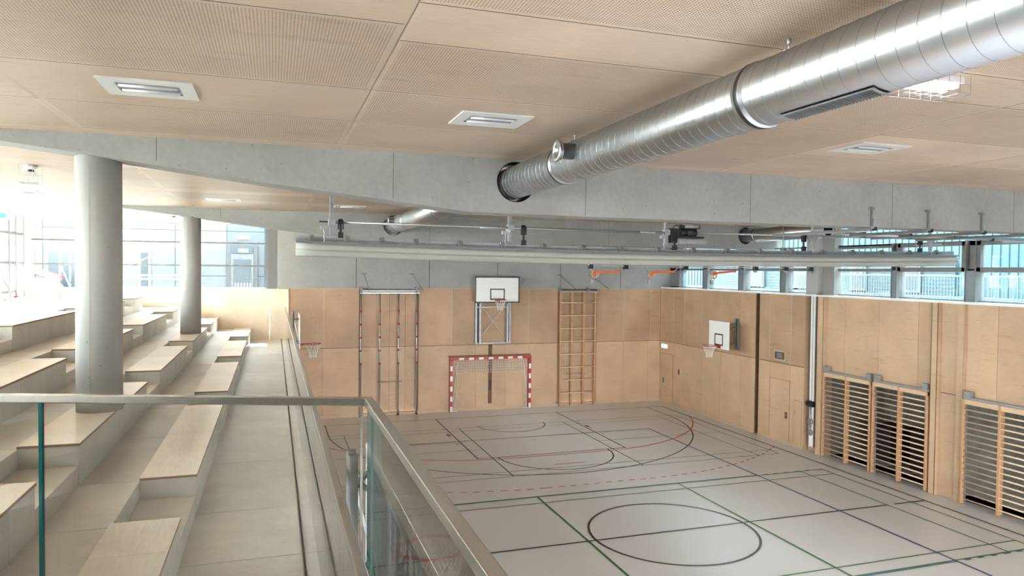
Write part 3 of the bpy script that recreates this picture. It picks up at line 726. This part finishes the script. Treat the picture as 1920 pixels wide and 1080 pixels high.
def side_hoop(xw, sg, xb, yc, zb, zt, zr, label):
    """xw wall, sg direction into hall, xb board plane"""
    t = empty('basketball_hoop', (xw, yc, zb), label, 'hoop', 'practice hoops on the side walls')
    m = MB(); m.box(xb-sg*.02, xb, yc-.6, yc+.6, zb, zt, 'white_gloss')
    y0, y1, z0, z1 = yc-.25, yc+.25, zr+.0, zr+.42; e = xb+sg*.004
    for q in ((y0, y1, z0, z0+.045), (y0, y1, z1-.045, z1), (y0, y0+.045, z0, z1), (y1-.045, y1, z0, z1)): m.box(xb, e, q[0], q[1], q[2], q[3], 'lblack')
    m.build('backboard', t)
    ring(t, (xb+sg*.385, yc, zr), (sg, 0, 0))
    m = MB()
    for s_ in (-.07, .07): m.tube([(xw+sg*.05, yc+s_, zb-.05 if sg < 0 else 2.3), (xw+sg*.05, yc+s_, zt+.08)], .035, 'frame_grey', 12)
    zl, zu = (zb+.05, zt-.17) if sg < 0 else (2.4, 2.8); m.box(xw, xw+sg*.04, yc-.12, yc+.12, zl, zl+.12, 'frame_grey'); m.box(xw, xw+sg*.04, yc-.12, yc+.12, zu, zu+.12, 'frame_grey')
    m.build('mast', t)
    m = MB()
    for z in (zb+.15, zt-.15): m.bar((xw+sg*.08, yc, z), (xb-sg*.02, yc-.3, z), .03, .03, 'frame_grey'); m.bar((xw+sg*.08, yc, z), (xb-sg*.02, yc+.3, z), .03, .03, 'frame_grey')
    m.bar((xw+sg*.08, yc, zt-.2), (xb-sg*.02, yc, zb+.2), .02, .02, 'alu'); m.build('arm', t)
side_hoop(0, -1, -.8, -5.45, 2.86, 3.84, 2.98, 'small white practice backboard with red hoop on the right wall')
side_hoop(-15.42, 1, -15.19, -5.45, 3.28, 4.25, 3.36, 'practice backboard seen edge-on past the far end of the terrace railing')
side_hoop(-15.42, 1, -15.18, -22.05, 3.2, 4.2, 3.52, 'practice hoop seen through the nearest glass railing, red ring close to the camera')

# ================================================================== GOAL, CLIMBING FRAMES
t = empty('handball_goal', (MX+.05, 0, 0), 'red and white handball goal folded flat against the far wall', 'goal')
m = MB(); gx0, gx1 = -9.33, -6.03
m.box(gx0-.04, gx1+.04, -.16, -.08, 2.04, 2.16, 'red')
for q in range(7): m.box(gx0+.32+q*.405, gx0+.52+q*.405, -.166, -.075, 2.05, 2.13, 'white_gloss')
for xx in (gx0-.04, gx1-.08):
    m.box(xx, xx+.12, -.16, -.08, 0, 2.06, 'red')
    for q in range(5): m.box(xx+.015, xx+.105, -.166, -.075, 1.62-q*.4, 1.82-q*.4, 'white_gloss')
m.build('goal_frame', t)
m = MB(); random.seed(3)
for i in range(31):
    x = gx0+.15+i*(gx1-gx0-.3)/30; pts = [(x+.012*math.sin(q+i), -.07-.02*math.sin(q*.7+i), 2.05-q*.09) for q in range(7)]; m.tube(pts, .006, 'net', 4)
for k in range(6):
    z = 2.03-k*.1; m.tube([(gx0+.12+i*(gx1-gx0-.24)/30, -.075, z+.015*math.sin(i*1.7+k)) for i in range(31)], .006, 'net', 4)
for sx_ in (0, 1):
    xb = gx0+.14 if sx_ == 0 else gx1-.14; dr = -1 if sx_ == 0 else 1
    for q in range(5):
        m.tube([(xb-dr*(.05+.035*q)*(1-s/12)-dr*.04*math.sin(s*.5+q), -.075-.01*q, 1.95-s*.16) for s in range(13)], .007, 'net', 4)
    m.tube([(xb-dr*.3*(i/6)+dr*.15, -.1-.03*math.sin(i), .03+.01*math.sin(i*3)) for i in range(7)], .02, 'net', 5)
m.build('net', t)

t = empty('climbing_pole_frame', (-11.73, 0, 0), 'steel climbing pole frame with red clamps at the left of the far wall', 'climbing frame')
m = MB()
m.box(-12.85, -10.6, -.13, -.05, 4.72, 4.80, 'steel'); m.box(-12.85, -10.6, -.16, -.12, 4.66, 4.70, 'alu'); 
for x in (-12.8, -10.7): m.box(x-.05, x+.05, -.16, .05, 4.68, 4.92, 'frame_grey')
m.build('head_beam', t)
for x in (-12.8, -12.09, -11.38, -10.67):
    m = MB(); m.tube([(x, -.07, .04), (x, -.07, 4.7)], .03, 'alu', 12); m.tube([(x, -.07, .0), (x, -.07, .05)], .04, 'black', 12); p = m.build('pole', t)
    for z in (4.0, 3.5, 3.0, 2.5, 2.0): m = MB(); m.tube([(x, -.07, z-.035), (x, -.07, z+.035)], .043, 'red', 12); m.build('clamp', p)
m = MB(); m.tube([(-12.18, -.14, 1.29), (-11.25, -.14, 1.30)], .012, 'frame_grey', 8); m.build('cross_bar', t)
for (xa, xb) in ((-12.69, -12.5), (-10.87, -10.45)):
    m = MB(); m.tube([(xa, -.01, 5.40), (xb, -.2, 4.78)], .012, 'frame_grey', 6); m.box(xa-.1, xa+.1, -.02, 0, 5.39, 5.43, 'frame_grey'); m.build('stay', t)

t = empty('climbing_ladder_frame', (-3.95, 0, 0), 'wooden swing-out climbing lattice with nine rung rows on the far wall', 'climbing frame')
m = MB(); m.box(-4.8, -3.05, -.13, -.05, 4.70, 4.76, 'steel')
for x in (-4.75, -3.5): m.box(x-.05, x+.05, -.2, .0, 4.74, 4.9, 'frame_grey')
m.build('head_beam', t)
for x in (-4.70, -4.20, -3.66, -3.14):
    m = MB(); m.box(x-.04, x+.04, -.12, -.02, .02, 4.72, 'wood_frame'); m.build('upright', t, .004)
for i in range(9):
    z = 4.28-i*.535
    m = MB(); m.tube([(-4.72, -.10, z), (-3.12, -.10, z)], .027, 'wood_bar', 10); m.build('rung', t)
m = MB(); m.tube([(-4.5, -.16, 1.33), (-3.6, -.16, 1.33)], .01, 'frame_grey', 8); m.build('cross_bar', t)
for (xa, za, xb, zb) in ((-4.74, 5.42, -4.1, 4.84), (-3.35, 5.42, -2.6, 4.84)):
    m = MB(); m.tube([(xa, -.01, za), (xb, -.25, zb)], .014, 'frame_grey', 6); m.box(xa-.1, xa+.1, -.02, 0, za-.02, za+.02, 'frame_grey'); m.build('stay', t)

# ---- wall bars on the right wall
def wall_bars(y0, y1, label, mats=True):
    t = empty('wall_bars', (.02, (y0+y1)/2, 0), label, 'wall bars', 'wooden wall bars over the store openings')
    for i, y in enumerate((y0-.03, (y0+y1)/2, y1+.03)):
        m = MB(); m.box(-.03, .11, y-.03, y+.03, .03, 2.58, 'wood_frame'); m.build('upright', t, .004)
    for i in range(17):
        z = .16+i*.145
        m = MB(); m.tube([(-.0, y0-.02, z), (-.0, y1+.02, z)], .02, 'wood_bar', 8); m.build('bar', t)
    m = MB(); m.box(-.02, .06, y0, y1, 2.47, 2.58, 'wood_bar'); m.build('top_board', t)
    m = MB(); m.box(.02, .1, y0, y1, 2.58, 2.64, 'steel')
    for y in (y0-.1, y1+.12): m.box(-.02, .1, y-.1, y+.06, 2.62, 2.78, 'steel')
    m.box(.03, .09, y0-.02, y0-.07, 0, 2.6, 'steel'); m.box(.03, .09, y1+.02, y1+.07, 0, 2.6, 'steel')
    m.build('steel_frame', t)
wall_bars(-9.70, -11.55, 'wooden wall bars farthest from the camera on the right wall')
wall_bars(-11.60, -13.38, 'wooden wall bars in the middle, just left of the plywood pilaster')
wall_bars(-14.34, -16.25, 'wooden wall bars right of the plywood pilaster, cut by the picture edge')
for (y, wd, h, lb) in ((-11.0, .8, 1.15, 'dark folded gym mat stack behind the farthest wall bars'), (-12.6, 1.1, 1.3, 'dark mat trolley behind the middle wall bars')):
    m = MB(); m.box(.9, 1.9, y-wd/2, y+wd/2, .12, h, 'navy'); m.box(.95, 1.85, y-wd/2+.05, y+wd/2-.05, .06, .12, 'steel')
    for (a, b) in ((.98, y-wd/2+.1), (1.8, y-wd/2+.1), (.98, y+wd/2-.1), (1.8, y+wd/2-.1)): m.cyl((a, b, .0), (a, b, .07), .03, 'black', 8)
    tag(m.build('mat_trolley', None, .02), lb, 'mats')

# ---- doors, hatches and fittings on the right wall
def leaf(n, y0, y1, z1, handle):
    p = D.objects.new('door_%d' % n, None); COL.objects.link(p); p.location = (0, (y0+y1)/2, 0); p['kind'] = 'structure'
    m = MB(); m.box(-.004, .02, y0, y1, .02, z1, 'ply_wall', 1.02)
    m.build('door_leaf', p)
    m = MB()
    for q in ((y0-.004, y0+.004, 0, z1), (y1-.004, y1+.004, 0, z1), (y1, y0, z1, z1+.01)): m.box(-.005, .01, q[0], q[1], q[2], q[3], 'slot')
    m.build('door_gap', p)
    if handle:
        y, z = handle; m = MB(); m.box(-.007, .0, y-.07, y+.07, z-.12, z+.12, 'alu'); m.box(-.009, -.006, y-.055, y+.055, z-.105, z+.105, 'slot'); m.bar((-.02, y-.04, z), (-.02, y+.04, z), .015, .015, 'alu'); m.build('door_handle', p)
leaf(1, -.14, -1.09, 2.09, (-.32, .95)); leaf(2, -7.26, -8.23, 2.07, (-8.08, .94)); leaf(3, -8.43, -8.8, 1.5, None)
m = MB(); m.box(-.007, .0, -1.62, -1.48, 1.33, 1.57, 'alu'); m.box(-.009, -.005, -1.605, -1.495, 1.345, 1.555, 'slot'); tag(m.build('recessed_handle'), 'dark recessed handle in the plywood right of the far corner door', 'handle')
m = MB(); m.box(-.012, .0, -8.0, -7.44, 2.70, 3.02, 'gap_pale'); m.box(-.014, -.01, -7.96, -7.48, 2.74, 2.98, 'slot'); m.box(-.016, -.012, -7.85, -7.6, 2.78, 2.94, 'frame_grey')
tag(m.build('wall_box'), 'dark recessed box in the plywood above the second door on the right wall', 'box')
m = MB(); m.cyl((-.01, -8.5, 1.13), (.0, -8.5, 1.13), .03, 'alu', 12); m.box(-.014, -.008, -8.51, -8.49, 1.08, 1.18, 'alu'); tag(m.build('hatch_lock'), 'small metal lock on the narrow hatch beside the second door', 'lock')
t = empty('exit_sign', (0, -.45, 2.42), 'small glowing exit sign above the corner door', 'sign')
m = MB(); m.box(-.05, -.0, -.66, -.22, 2.33, 2.50, 'white_gloss'); m.build('housing', t)
m = MB(); m.box(-.055, -.05, -.65, -.23, 2.34, 2.49, 'sign_lit'); m.build('sign_face', t)
m = MB(); m.box(-.058, -.055, -.40, -.28, 2.36, 2.47, 'sign_green'); m.bar((-.057, -.6, 2.415), (-.057, -.46, 2.415), .004, .02, 'sign_green'); m.build('pictogram', t)
# guide post with pulleys
t = empty('pulley_post', (.08, -9.15, 0), 'tall white steel post with black pulleys in the plywood recess', 'post')
m = MB(); m.box(.06, .1, -9.24, -9.18, .15, 4.95, 'white_gloss'); m.box(.06, .1, -9.12, -9.06, .15, 4.95, 'white_gloss'); m.box(.09, .12, -9.24, -9.06, .15, 4.95, 'alu'); m.build('rail', t)
m = MB(); m.box(.0, .1, -9.27, -9.03, 1.42, 1.60, 'black'); m.cyl((.02, -9.25, 1.5), (.02, -9.03, 1.5), .06, 'black', 16); m.build('carriage', t)
m = MB(); m.tube([(.03, -9.15, .75), (.03, -9.15, 1.42)], .02, 'alu', 8); m.cyl((.0, -9.15, .95), (.07, -9.15, .95), .1, 'alu', 20); m.cyl((.0, -9.15, .62), (.07, -9.15, .62), .09, 'alu', 20); m.box(.03, .1, -9.2, -9.1, .2, .5, 'white_gloss'); m.build('pulley', t)

# ================================================================== ROLLED DIVIDER CURTAIN
YCU = -14.2
def sag(x): u = (x+7.87)/7.67; return -.085*(1-u*u)
t = empty('divider_curtain', (-7.87, YCU, 5.8), 'long rolled-up divider curtain hanging across the hall', 'curtain')
xs = [-15.54+15.34*i/60 for i in range(61)]
prof = [(-.07, 6.02), (-.10, 5.99), (-.12, 5.95), (-.115, 5.915), (-.09, 5.905), (-.13, 5.89), (-.15, 5.86), (-.14, 5.84), (-.12, 5.835), (-.135, 5.825), (-.12, 5.80), (-.05, 5.78), (.05, 5.78), (.13, 5.82), (.15, 5.88), (.12, 5.97), (.07, 6.02)]
m = MB(); n = len(prof)
for x in xs:
    s_ = sag(x); e = 1-.25*max(0, abs(x+7.87)-7.55)/.12 if abs(x+7.87) > 7.55 else 1
    for (dy, z) in prof: m.v.append((x, YCU+dy*e, z+s_+.03))
for i in range(60):
    for j in range(n): m.face((i*n+j, (i+1)*n+j, (i+1)*n+(j+1) % n, i*n+(j+1) % n), 'fabric', True)
m.face(tuple(range(n)), 'fabric'); m.face(tuple(60*n+j for j in range(n))[::-1], 'fabric'); m.build('fabric_roll', t)
m = MB()
for i in range(60):
    a, b = xs[i], xs[i+1]; sa, sb = sag(a), sag(b)
    m.bar((a, YCU-.12, 6.055+sa), (b, YCU-.12, 6.055+sb), .01, .035, 'frame_grey')
    m.bar((a, YCU-.075, 6.085+sa), (b, YCU-.075, 6.085+sb), .09, .006, 'alu', (0, 0, 1))
    m.bar((a, YCU+.03, 6.12+sa), (b, YCU+.03, 6.12+sb), .008, .09, 'steel')
m.build('carrier_rail', t)
x = -15.3; i = 0
while x < -.3:
    s_ = sag(x); m = MB(); m.box(x-.03, x+.055, YCU-.03, YCU+.02, 6.08+s_, 6.19+s_, 'alu'); k = len(m.v)
    m.v += [(x, YCU-.125, 6.085+s_), (x+.04, YCU-.125, 6.085+s_), (x+.06, YCU-.03, 6.195+s_), (x-.04, YCU-.03, 6.195+s_), (x, YCU-.03, 6.085+s_), (x+.04, YCU-.03, 6.085+s_)]
    for f_ in ((0, 1, 2, 3), (0, 3, 4), (1, 5, 2)): m.face(tuple(k+q for q in f_), 'alu')
    k = 0
    m.build('bracket', t); x += .62 if i < 3 else .84; i += 1
# drive shaft
t = empty('drive_shaft', (-8, YCU, 6.42), 'long steel drive shaft with motor above the rolled curtain', 'shaft')
m = MB(); m.tube([(-15.15, YCU, 6.425), (-14.95, YCU, 6.42)], .014, 'black', 10); m.tube([(-15.0, YCU, 6.42), (-8.1, YCU, 6.40)], .024, 'alu', 12); m.tube([(-7.5, YCU, 6.42), (-.85, YCU, 6.44)], .022, 'alu', 12)
for x in (-11.9, -8.5): m.tube([(x-.3, YCU, 6.405), (x+.3, YCU, 6.405)], .03, 'steel', 12)
m.build('tube', t)
m = MB(); m.box(-7.95, -7.35, YCU-.12, YCU+.1, 6.30, 6.34, 'black'); m.box(-7.95, -7.3, YCU-.14, YCU+.1, 6.18, 6.26, 'steel'); m.box(-8.1, -7.95, YCU-.05, YCU+.05, 6.2, 6.5, 'black')
m.cyl((-7.88, YCU, 6.42), (-7.72, YCU, 6.42), .09, 'black', 20); m.cyl((-7.72, YCU-.02, 6.42), (-7.5, YCU-.02, 6.42), .065, 'frame_grey', 20)
m.cyl((-7.78, YCU-.02, 6.55), (-7.45, YCU-.02, 6.55), .06, 'steel', 16); m.box(-7.85, -7.42, YCU-.07, YCU+.05, 6.5, 6.58, 'black')
for q in range(5): m.cyl((-7.7+q*.045, YCU-.02, 6.42), (-7.685+q*.045, YCU-.02, 6.42), .085, 'black', 16)
m.tube([(-8.05, YCU-.08, 6.42), (-8.1, YCU-.1, 6.5), (-8.02, YCU-.1, 6.56), (-7.9, YCU-.08, 6.56)], .01, 'black', 6)
m.build('motor', t)
for i, (x, zt) in enumerate(((-14.93, 7.15), (-11.59, 7.15), (-8.17, 7.15), (-4.41, 7.15), (-.95, 7.15))):
    t = empty('hanger_bracket', (x, YCU, zt), 'steel channel hanger carrying the curtain shaft, %s' % ['at the far left end', 'below the near duct hole', 'just left of the motor', 'right of the motor near the pillar', 'at the right end of the curtain'][i], 'bracket', 'curtain shaft hangers')
    m = MB(); m.box(x-.03, x+.03, YCU+.03, YCU+.07, 6.16, zt, 'steel'); m.box(x-.035, x-.028, YCU+.0, YCU+.07, 6.2, zt, 'steel'); m.box(x-.06, x+.06, YCU-.04, YCU+.08, 6.36, 6.47, 'steel'); m.build('channel', t)
    m = MB(); pts = [(x-.14+.01*math.sin(q*2.1), YCU-.13, 6.36-q*.04) for q in range(9)]
    m.tube(pts, [.012 if q % 2 else .007 for q in range(9)], 'steel', 6); m.box(x-.2, x-.08, YCU-.14, YCU-.05, 6.28, 6.34, 'steel'); m.build('chain', t)
    if i == 1: m = MB(); m.box(x-.11, x-.02, YCU-.03, YCU-.02, 6.32, 6.38, 'white_gloss'); m.build('tag_label', t)
for i, (x, z0, z1) in enumerate(((-14.78, 6.14, 6.45), (-11.33, 6.08, 6.44), (-8.0, 6.05, 6.42), (-4.72, 6.09, 6.45), (-1.35, 6.12, 6.45))):
    m = MB(); m.box(x-.02, x+.02, YCU-.035, YCU-.028, z0, z1, 'black'); m.cyl((x-.035, YCU, z1-.02), (x+.035, YCU, z1-.02), .05, 'black', 16); m.box(x-.045, x+.045, YCU-.06, YCU-.0, z0, z0+.1, 'black'); m.box(x-.05, x-.03, YCU-.06, YCU, z1-.16, z1, 'black'); m.box(x+.03, x+.05, YCU-.06, YCU, z1-.16, z1, 'black')
    tag(m.build('lifting_strap'), 'black webbing strap from shaft to rolled curtain, %s' % ['farthest left', 'under the near duct', 'below the motor', 'left of the pillar', 'farthest right'][i], 'strap', 'black lifting straps')
# tracks and hooks at the near beam (right)
for i, x in enumerate((-6.3, -5.05, -3.79, -2.5)):
    t = empty('equipment_track', (x, -16, 6.35), 'steel equipment track hooked to the near beam, %s' % ['first from left', 'second from left', 'third from left', 'rightmost'][i], 'track', 'equipment tracks under the near beam')
    m = MB(); m.box(x-.03, x+.03, -17.7, -15.2, 6.33, 6.38, 'frame_grey'); m.box(x-.05, x+.05, -17.7, -15.2, 6.325, 6.335, 'steel'); m.box(x+.0, x+.05, -17.76, -17.7, 6.33, 6.39, 'black'); m.build('rail', t)
    m = MB(); m.box(x-.045, x-.015, -17.735, -17.7, 6.40, 6.72, 'frame_grey'); m.box(x-.09, x+.03, -17.72, -17.7, 6.68, 6.72, 'frame_grey'); m.box(x-.02, x+.02, -17.75, -17.7, 6.36, 6.52, 'steel'); m.build('hook', t)
m = MB(); m.tube([(-5.2, -15.9, 6.38), (.2, -15.9, 6.38)], .04, 'alu', 16)
for x in (-4.7, -3.5, -2.3, -1.2): m.tube([(x, -15.9, 6.33), (x, -15.9, 6.43)], .05, 'black', 10)
tag(m.build('cross_pipe'), 'pale steel pipe crossing below the equipment tracks at the right', 'pipe')
# ring track in the far half
t = empty('ring_track', (-3.6, -9, 5.75), 'thin steel track with trolleys in front of the right-hand windows', 'track')
m = MB(); m.box(-7.6, .1, -9.03, -8.97, 5.73, 5.76, 'alu'); m.box(-7.6, -6.5, -9.06, -8.94, 5.74, 5.83, 'steel'); m.box(-3.0, .1, -9.05, -8.95, 5.66, 5.69, 'frame_grey')
for x in (-7.2, -4.5, -2.7, -1.0): m.box(x-.012, x+.012, -9.012, -8.988, 5.76, 7.15, 'steel')
m.build('rail', t)
for x in (-7.5, -6.4, -4.45, -2.0, -.9, 0.05):
    m = MB(); m.box(x-.05, x+.05, -9.08, -8.92, 5.66, 5.78, 'black'); m.cyl((x, -9.05, 5.64), (x, -8.95, 5.64), .04, 'alu', 12); m.build('trolley', t)
for i, (x, dr) in enumerate(((-7.25, 1), (-5.45, 1), (-3.35, 1))):
    t = empty('gymnastic_rings', (x, -9, 5.5), 'gymnastic rings tied up with orange straps, %s' % ['leftmost set in front of grey concrete', 'middle set at the window corner', 'rightmost set in front of the blue windows'][i], 'gym rings', 'gymnastic rings on orange straps')
    for q in range(2):
        m = MB(); c = Vector((x-.12+.1*q, -9+.1*q, 5.5+.02*q)); m.tube([c+Vector((.1*math.cos(a), .04*math.cos(a), .1*math.sin(a))) for a in [2*PI*s/20 for s in range(20)]], .014, 'wood_bar', 8, closed=True); m.build('ring', t)
    m = MB(); m.bar((x-.15, -9, 5.56), (x+.65*dr, -9, 5.58+.03*i), .012, .055, 'orange'); m.bar((x-.2, -9.02, 5.5), (x+.1, -9.02, 5.6), .012, .05, 'orange'); m.bar((x+.6, -9, 5.58), (x+.75, -9, 5.72), .01, .02, 'steel'); m.build('strap', t)
    m = MB(); m.tube([(x-.35, -9, 5.74), (x-.18, -9, 5.5)], .007, 'frame_grey', 5); m.tube([(x-.2, -9, 5.5), (x-.2, -9, 5.35)], .006, 'frame_grey', 5); m.box(x-.24, x-.16, -9.03, -8.97, 5.24, 5.36, 'alu'); m.build('cord', t)

# ================================================================== TERRACE LEFT: handrails, alarm, sign
def handrail(x0, y0, y1, z, h, label):
    t = empty('stair_handrail', (x0, y0, z), label, 'handrail', 'steel handrails at the upper landing')
    m = MB(); m.tube([(x0, y0, z), (x0, y0, z+h)], .022, 'inox', 10); m.build('post', t)
    m = MB(); m.tube([(x0, y1, z-.75), (x0, y1, z+h-.75)], .022, 'inox', 10); m.build('post', t)
    m = MB(); m.tube([(x0, y0, z+h-.25), (x0, y0+.02, z+h), (x0, y0+.12, z+h+.02), (x0, y1, z+h-.72)], .021, 'inox', 10); m.build('rail', t)
    m = MB(); m.tube([(x0, y0, z+h-.42), (x0, y1, z+h-1.2)], .016, 'inox', 10); m.build('lower_rail', t)
handrail(-22.0, -2.6, -1.35, 4.6, .95, 'steel stair handrail left of the near column')
handrail(-22.9, -5.2, -3.9, 4.6, 1.0, 'steel stair handrail cut by the left picture edge')
m = MB(); m.box(-23.5, -23.44, -1.56, -1.28, 4.40, 4.64, 'red'); m.box(-23.44, -23.43, -1.50, -1.34, 4.45, 4.59, 'white_gloss')
tag(m.build('fire_alarm_button'), 'small red fire alarm box on the white wall at the left', 'alarm')
t = empty('exit_sign', (-22.9, -4.0, 7.05), 'green exit sign at the top of the left window', 'sign')
m = MB(); m.box(-23.2, -22.75, -4.02, -3.98, 6.86, 7.08, 'sign_lit'); m.box(-23.1, -22.95, -4.026, -4.02, 6.9, 7.04, 'sign_green'); m.build('sign_face', t)
m = MB(); m.box(-23.2, -22.75, -3.98, -3.96, 6.86, 7.15, 'white_gloss'); m.build('bracket', t)

# ================================================================== OUTSIDE
mb = MB(); mb.box(-60, 60, -60, 60, -.5, -.31, 'ground'); struct(mb.build('ground'))
# courtyard at terrace level beyond the far glazing
mb = MB(); mb.box(-34, -15.9, .5, 7, 3.0, 3.9, 'paving_bounce'); mb.box(-36, -24.1, -29, .5, 3.9, 4.5, 'paving_bounce'); struct(mb.build('courtyard_bounce_paving'))  # unseen slab outside the left wall added as a sun bounce for the ceiling
t = empty('courtyard_building', (-22, 8, 3.9), 'pale panelled building across the courtyard beyond the far windows', 'building')
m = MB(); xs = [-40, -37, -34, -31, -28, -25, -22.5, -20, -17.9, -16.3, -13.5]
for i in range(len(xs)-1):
    for (z0, z1) in ((3.9, 5.2), (5.2, 7.2), (7.2, 9.2)): m.box(xs[i]+.01, xs[i+1]-.01, 7, 7.4, z0+.01, z1-.01, 'panel_grey' if xs[i] > -18.5 else 'panel_glare')
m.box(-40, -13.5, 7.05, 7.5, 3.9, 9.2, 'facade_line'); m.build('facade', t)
m = MB(); m.box(-17.9, -16.6, 6.9, 7.02, 3.9, 6.55, 'door_grey'); m.box(-17.72, -16.78, 6.87, 6.92, 3.9, 6.2, 'door_pale'); m.box(-17.62, -16.88, 6.85, 6.88, 4.0, 5.95, 'blind'); m.box(-17.7, -16.8, 6.86, 6.92, 6.22, 6.5, 'blind')
d_ = m.build('entrance_door', t)
m = MB()
for q in range(6): m.box(-17.55+q*.125, -17.52+q*.125, 6.82, 6.85, 4.0, 4.9, 'white_gloss')
m.build('door_grille', d_)
m = MB(); m.box(-17.4, -17.0, 6.8, 6.86, 6.28, 6.42, 'sign_lit'); m.box(-17.45, -16.95, 6.8, 6.98, 6.88, 6.98, 'lamp'); m.build('wall_lamp', t)
m = MB()
for (x0, x1) in ((-27.2, -25.3), (-24.9, -23.2), (-21.45, -20.95)): m.box(x0, x1, 6.95, 7.0, 4.2, 6.3, 'frame_light'); m.box(x0+.1, x1-.1, 6.93, 6.96, 4.3, 6.2, 'blind')
m.build('window', t)
t = empty('scaffold_tower', (-20.5, 5, 3.9), 'aluminium scaffold tower standing outside behind the far windows', 'scaffold')
X0, X1 = -22.2, -18.9
for x in (X0, X1):
    for y in (4.2, 5.0):
        m = MB(); m.tube([(x, y, 3.9), (x, y, 7.9)], .03, 'alu', 8); m.build('standard', t)
for i in range(10):
    for x in (X0, X1): m = MB(); m.tube([(x, 4.2, 4.2+i*.4), (x, 5.0, 4.2+i*.4)], .02, 'alu', 6); m.build('rung', t)
m = MB()
for (z, r) in ((4.75, .04), (5.1, .03), (5.25, .025)): m.tube([(X0, 4.2, z), (X1, 4.2, z)], r, 'white_gloss', 8)
m.tube([(X0, 4.2, 4.7), (X1, 4.2, 3.95)], .03, 'white_gloss', 8); m.tube([(X0, 4.2, 5.2), (X1, 4.2, 6.8)], .018, 'alu', 8); m.tube([(X0, 4.2, 6.6), (X0+1.6, 4.2, 7.5)], .018, 'alu', 8)
m.build('brace', t)
m = MB(); m.box(X0, X1, 4.2, 5.0, 4.72, 4.78, 'alu'); m.build('deck', t)
t = empty('red_slide', (-25.2, 5.2, 3.9), 'red sloping slide outside behind the left end of the far windows', 'slide')
m = MB(); m.bar((-26.4, 5.2, 6.4), (-25.2, 5.2, 5.55), .5, .2, 'red'); m.bar((-25.2, 5.2, 5.55), (-23.9, 5.2, 5.1), .5, .2, 'red'); m.build('chute', t)
m = MB(); m.box(-26.4, -24.0, 5.0, 5.4, 3.9, 5.1, 'frame_light'); m.build('support', t)
# building to the right
t = empty('neighbour_building', (9, -6, 0), 'pale blue corrugated building outside the right-hand windows', 'building')
m = MB(); m.box(9.1, 12, -40, 30, 0, 12, 'facade_blue')
y = -40
while y < 30: m.box(9.07, 9.1, y, y+.035, 4.5, 12, 'facade_line'); y += .33
for (y0, y1) in ((10.5, 5.9), (4.6, 2.4), (1.2, -1.4), (-2.3, -4.2), (-4.2, -6.6)):
    m.box(9.0, 9.09, y1, y0, 4.6, 6.1, 'facade_blue'); z = 4.75
    while z < 6.05: m.box(8.97, 9.0, y1, y0, z, z+.05, 'facade_line'); z += .15
m.build('facade', t)
for (y0, y1) in ((5.9, 4.6), (2.4, 1.2), (-1.4, -2.3), (-4.35, -5.1)):
    m = MB(); m.box(8.9, 9.0, y1, y0, 4.85, 6.1, 'fence_white'); m.box(8.88, 8.91, y1+.1, y0-.1, 4.95, 6.0, 'blind'); m.build('window', t)
m = MB(); m.box(8.7, 9.2, -40, 30, 3.5, 4.75, 'facade_white'); m.build('plinth', t)
t = empty('balcony_fence', (7.5, -6, 4.5), 'white picket fence outside the right-hand windows', 'fence')
m = MB(); y = -16.0
while y < .3: m.box(7.5, 7.52, y, y+.03, 4.4, 5.55, 'fence_white'); y += .13
ob = m.build('pickets', t); ob['kind'] = 'stuff'
m = MB(); m.box(7.49, 7.54, -16, .3, 5.52, 5.58, 'fence_white'); m.box(7.49, 7.54, -16, .3, 4.4, 4.46, 'fence_white'); m.build('top_rail', t)
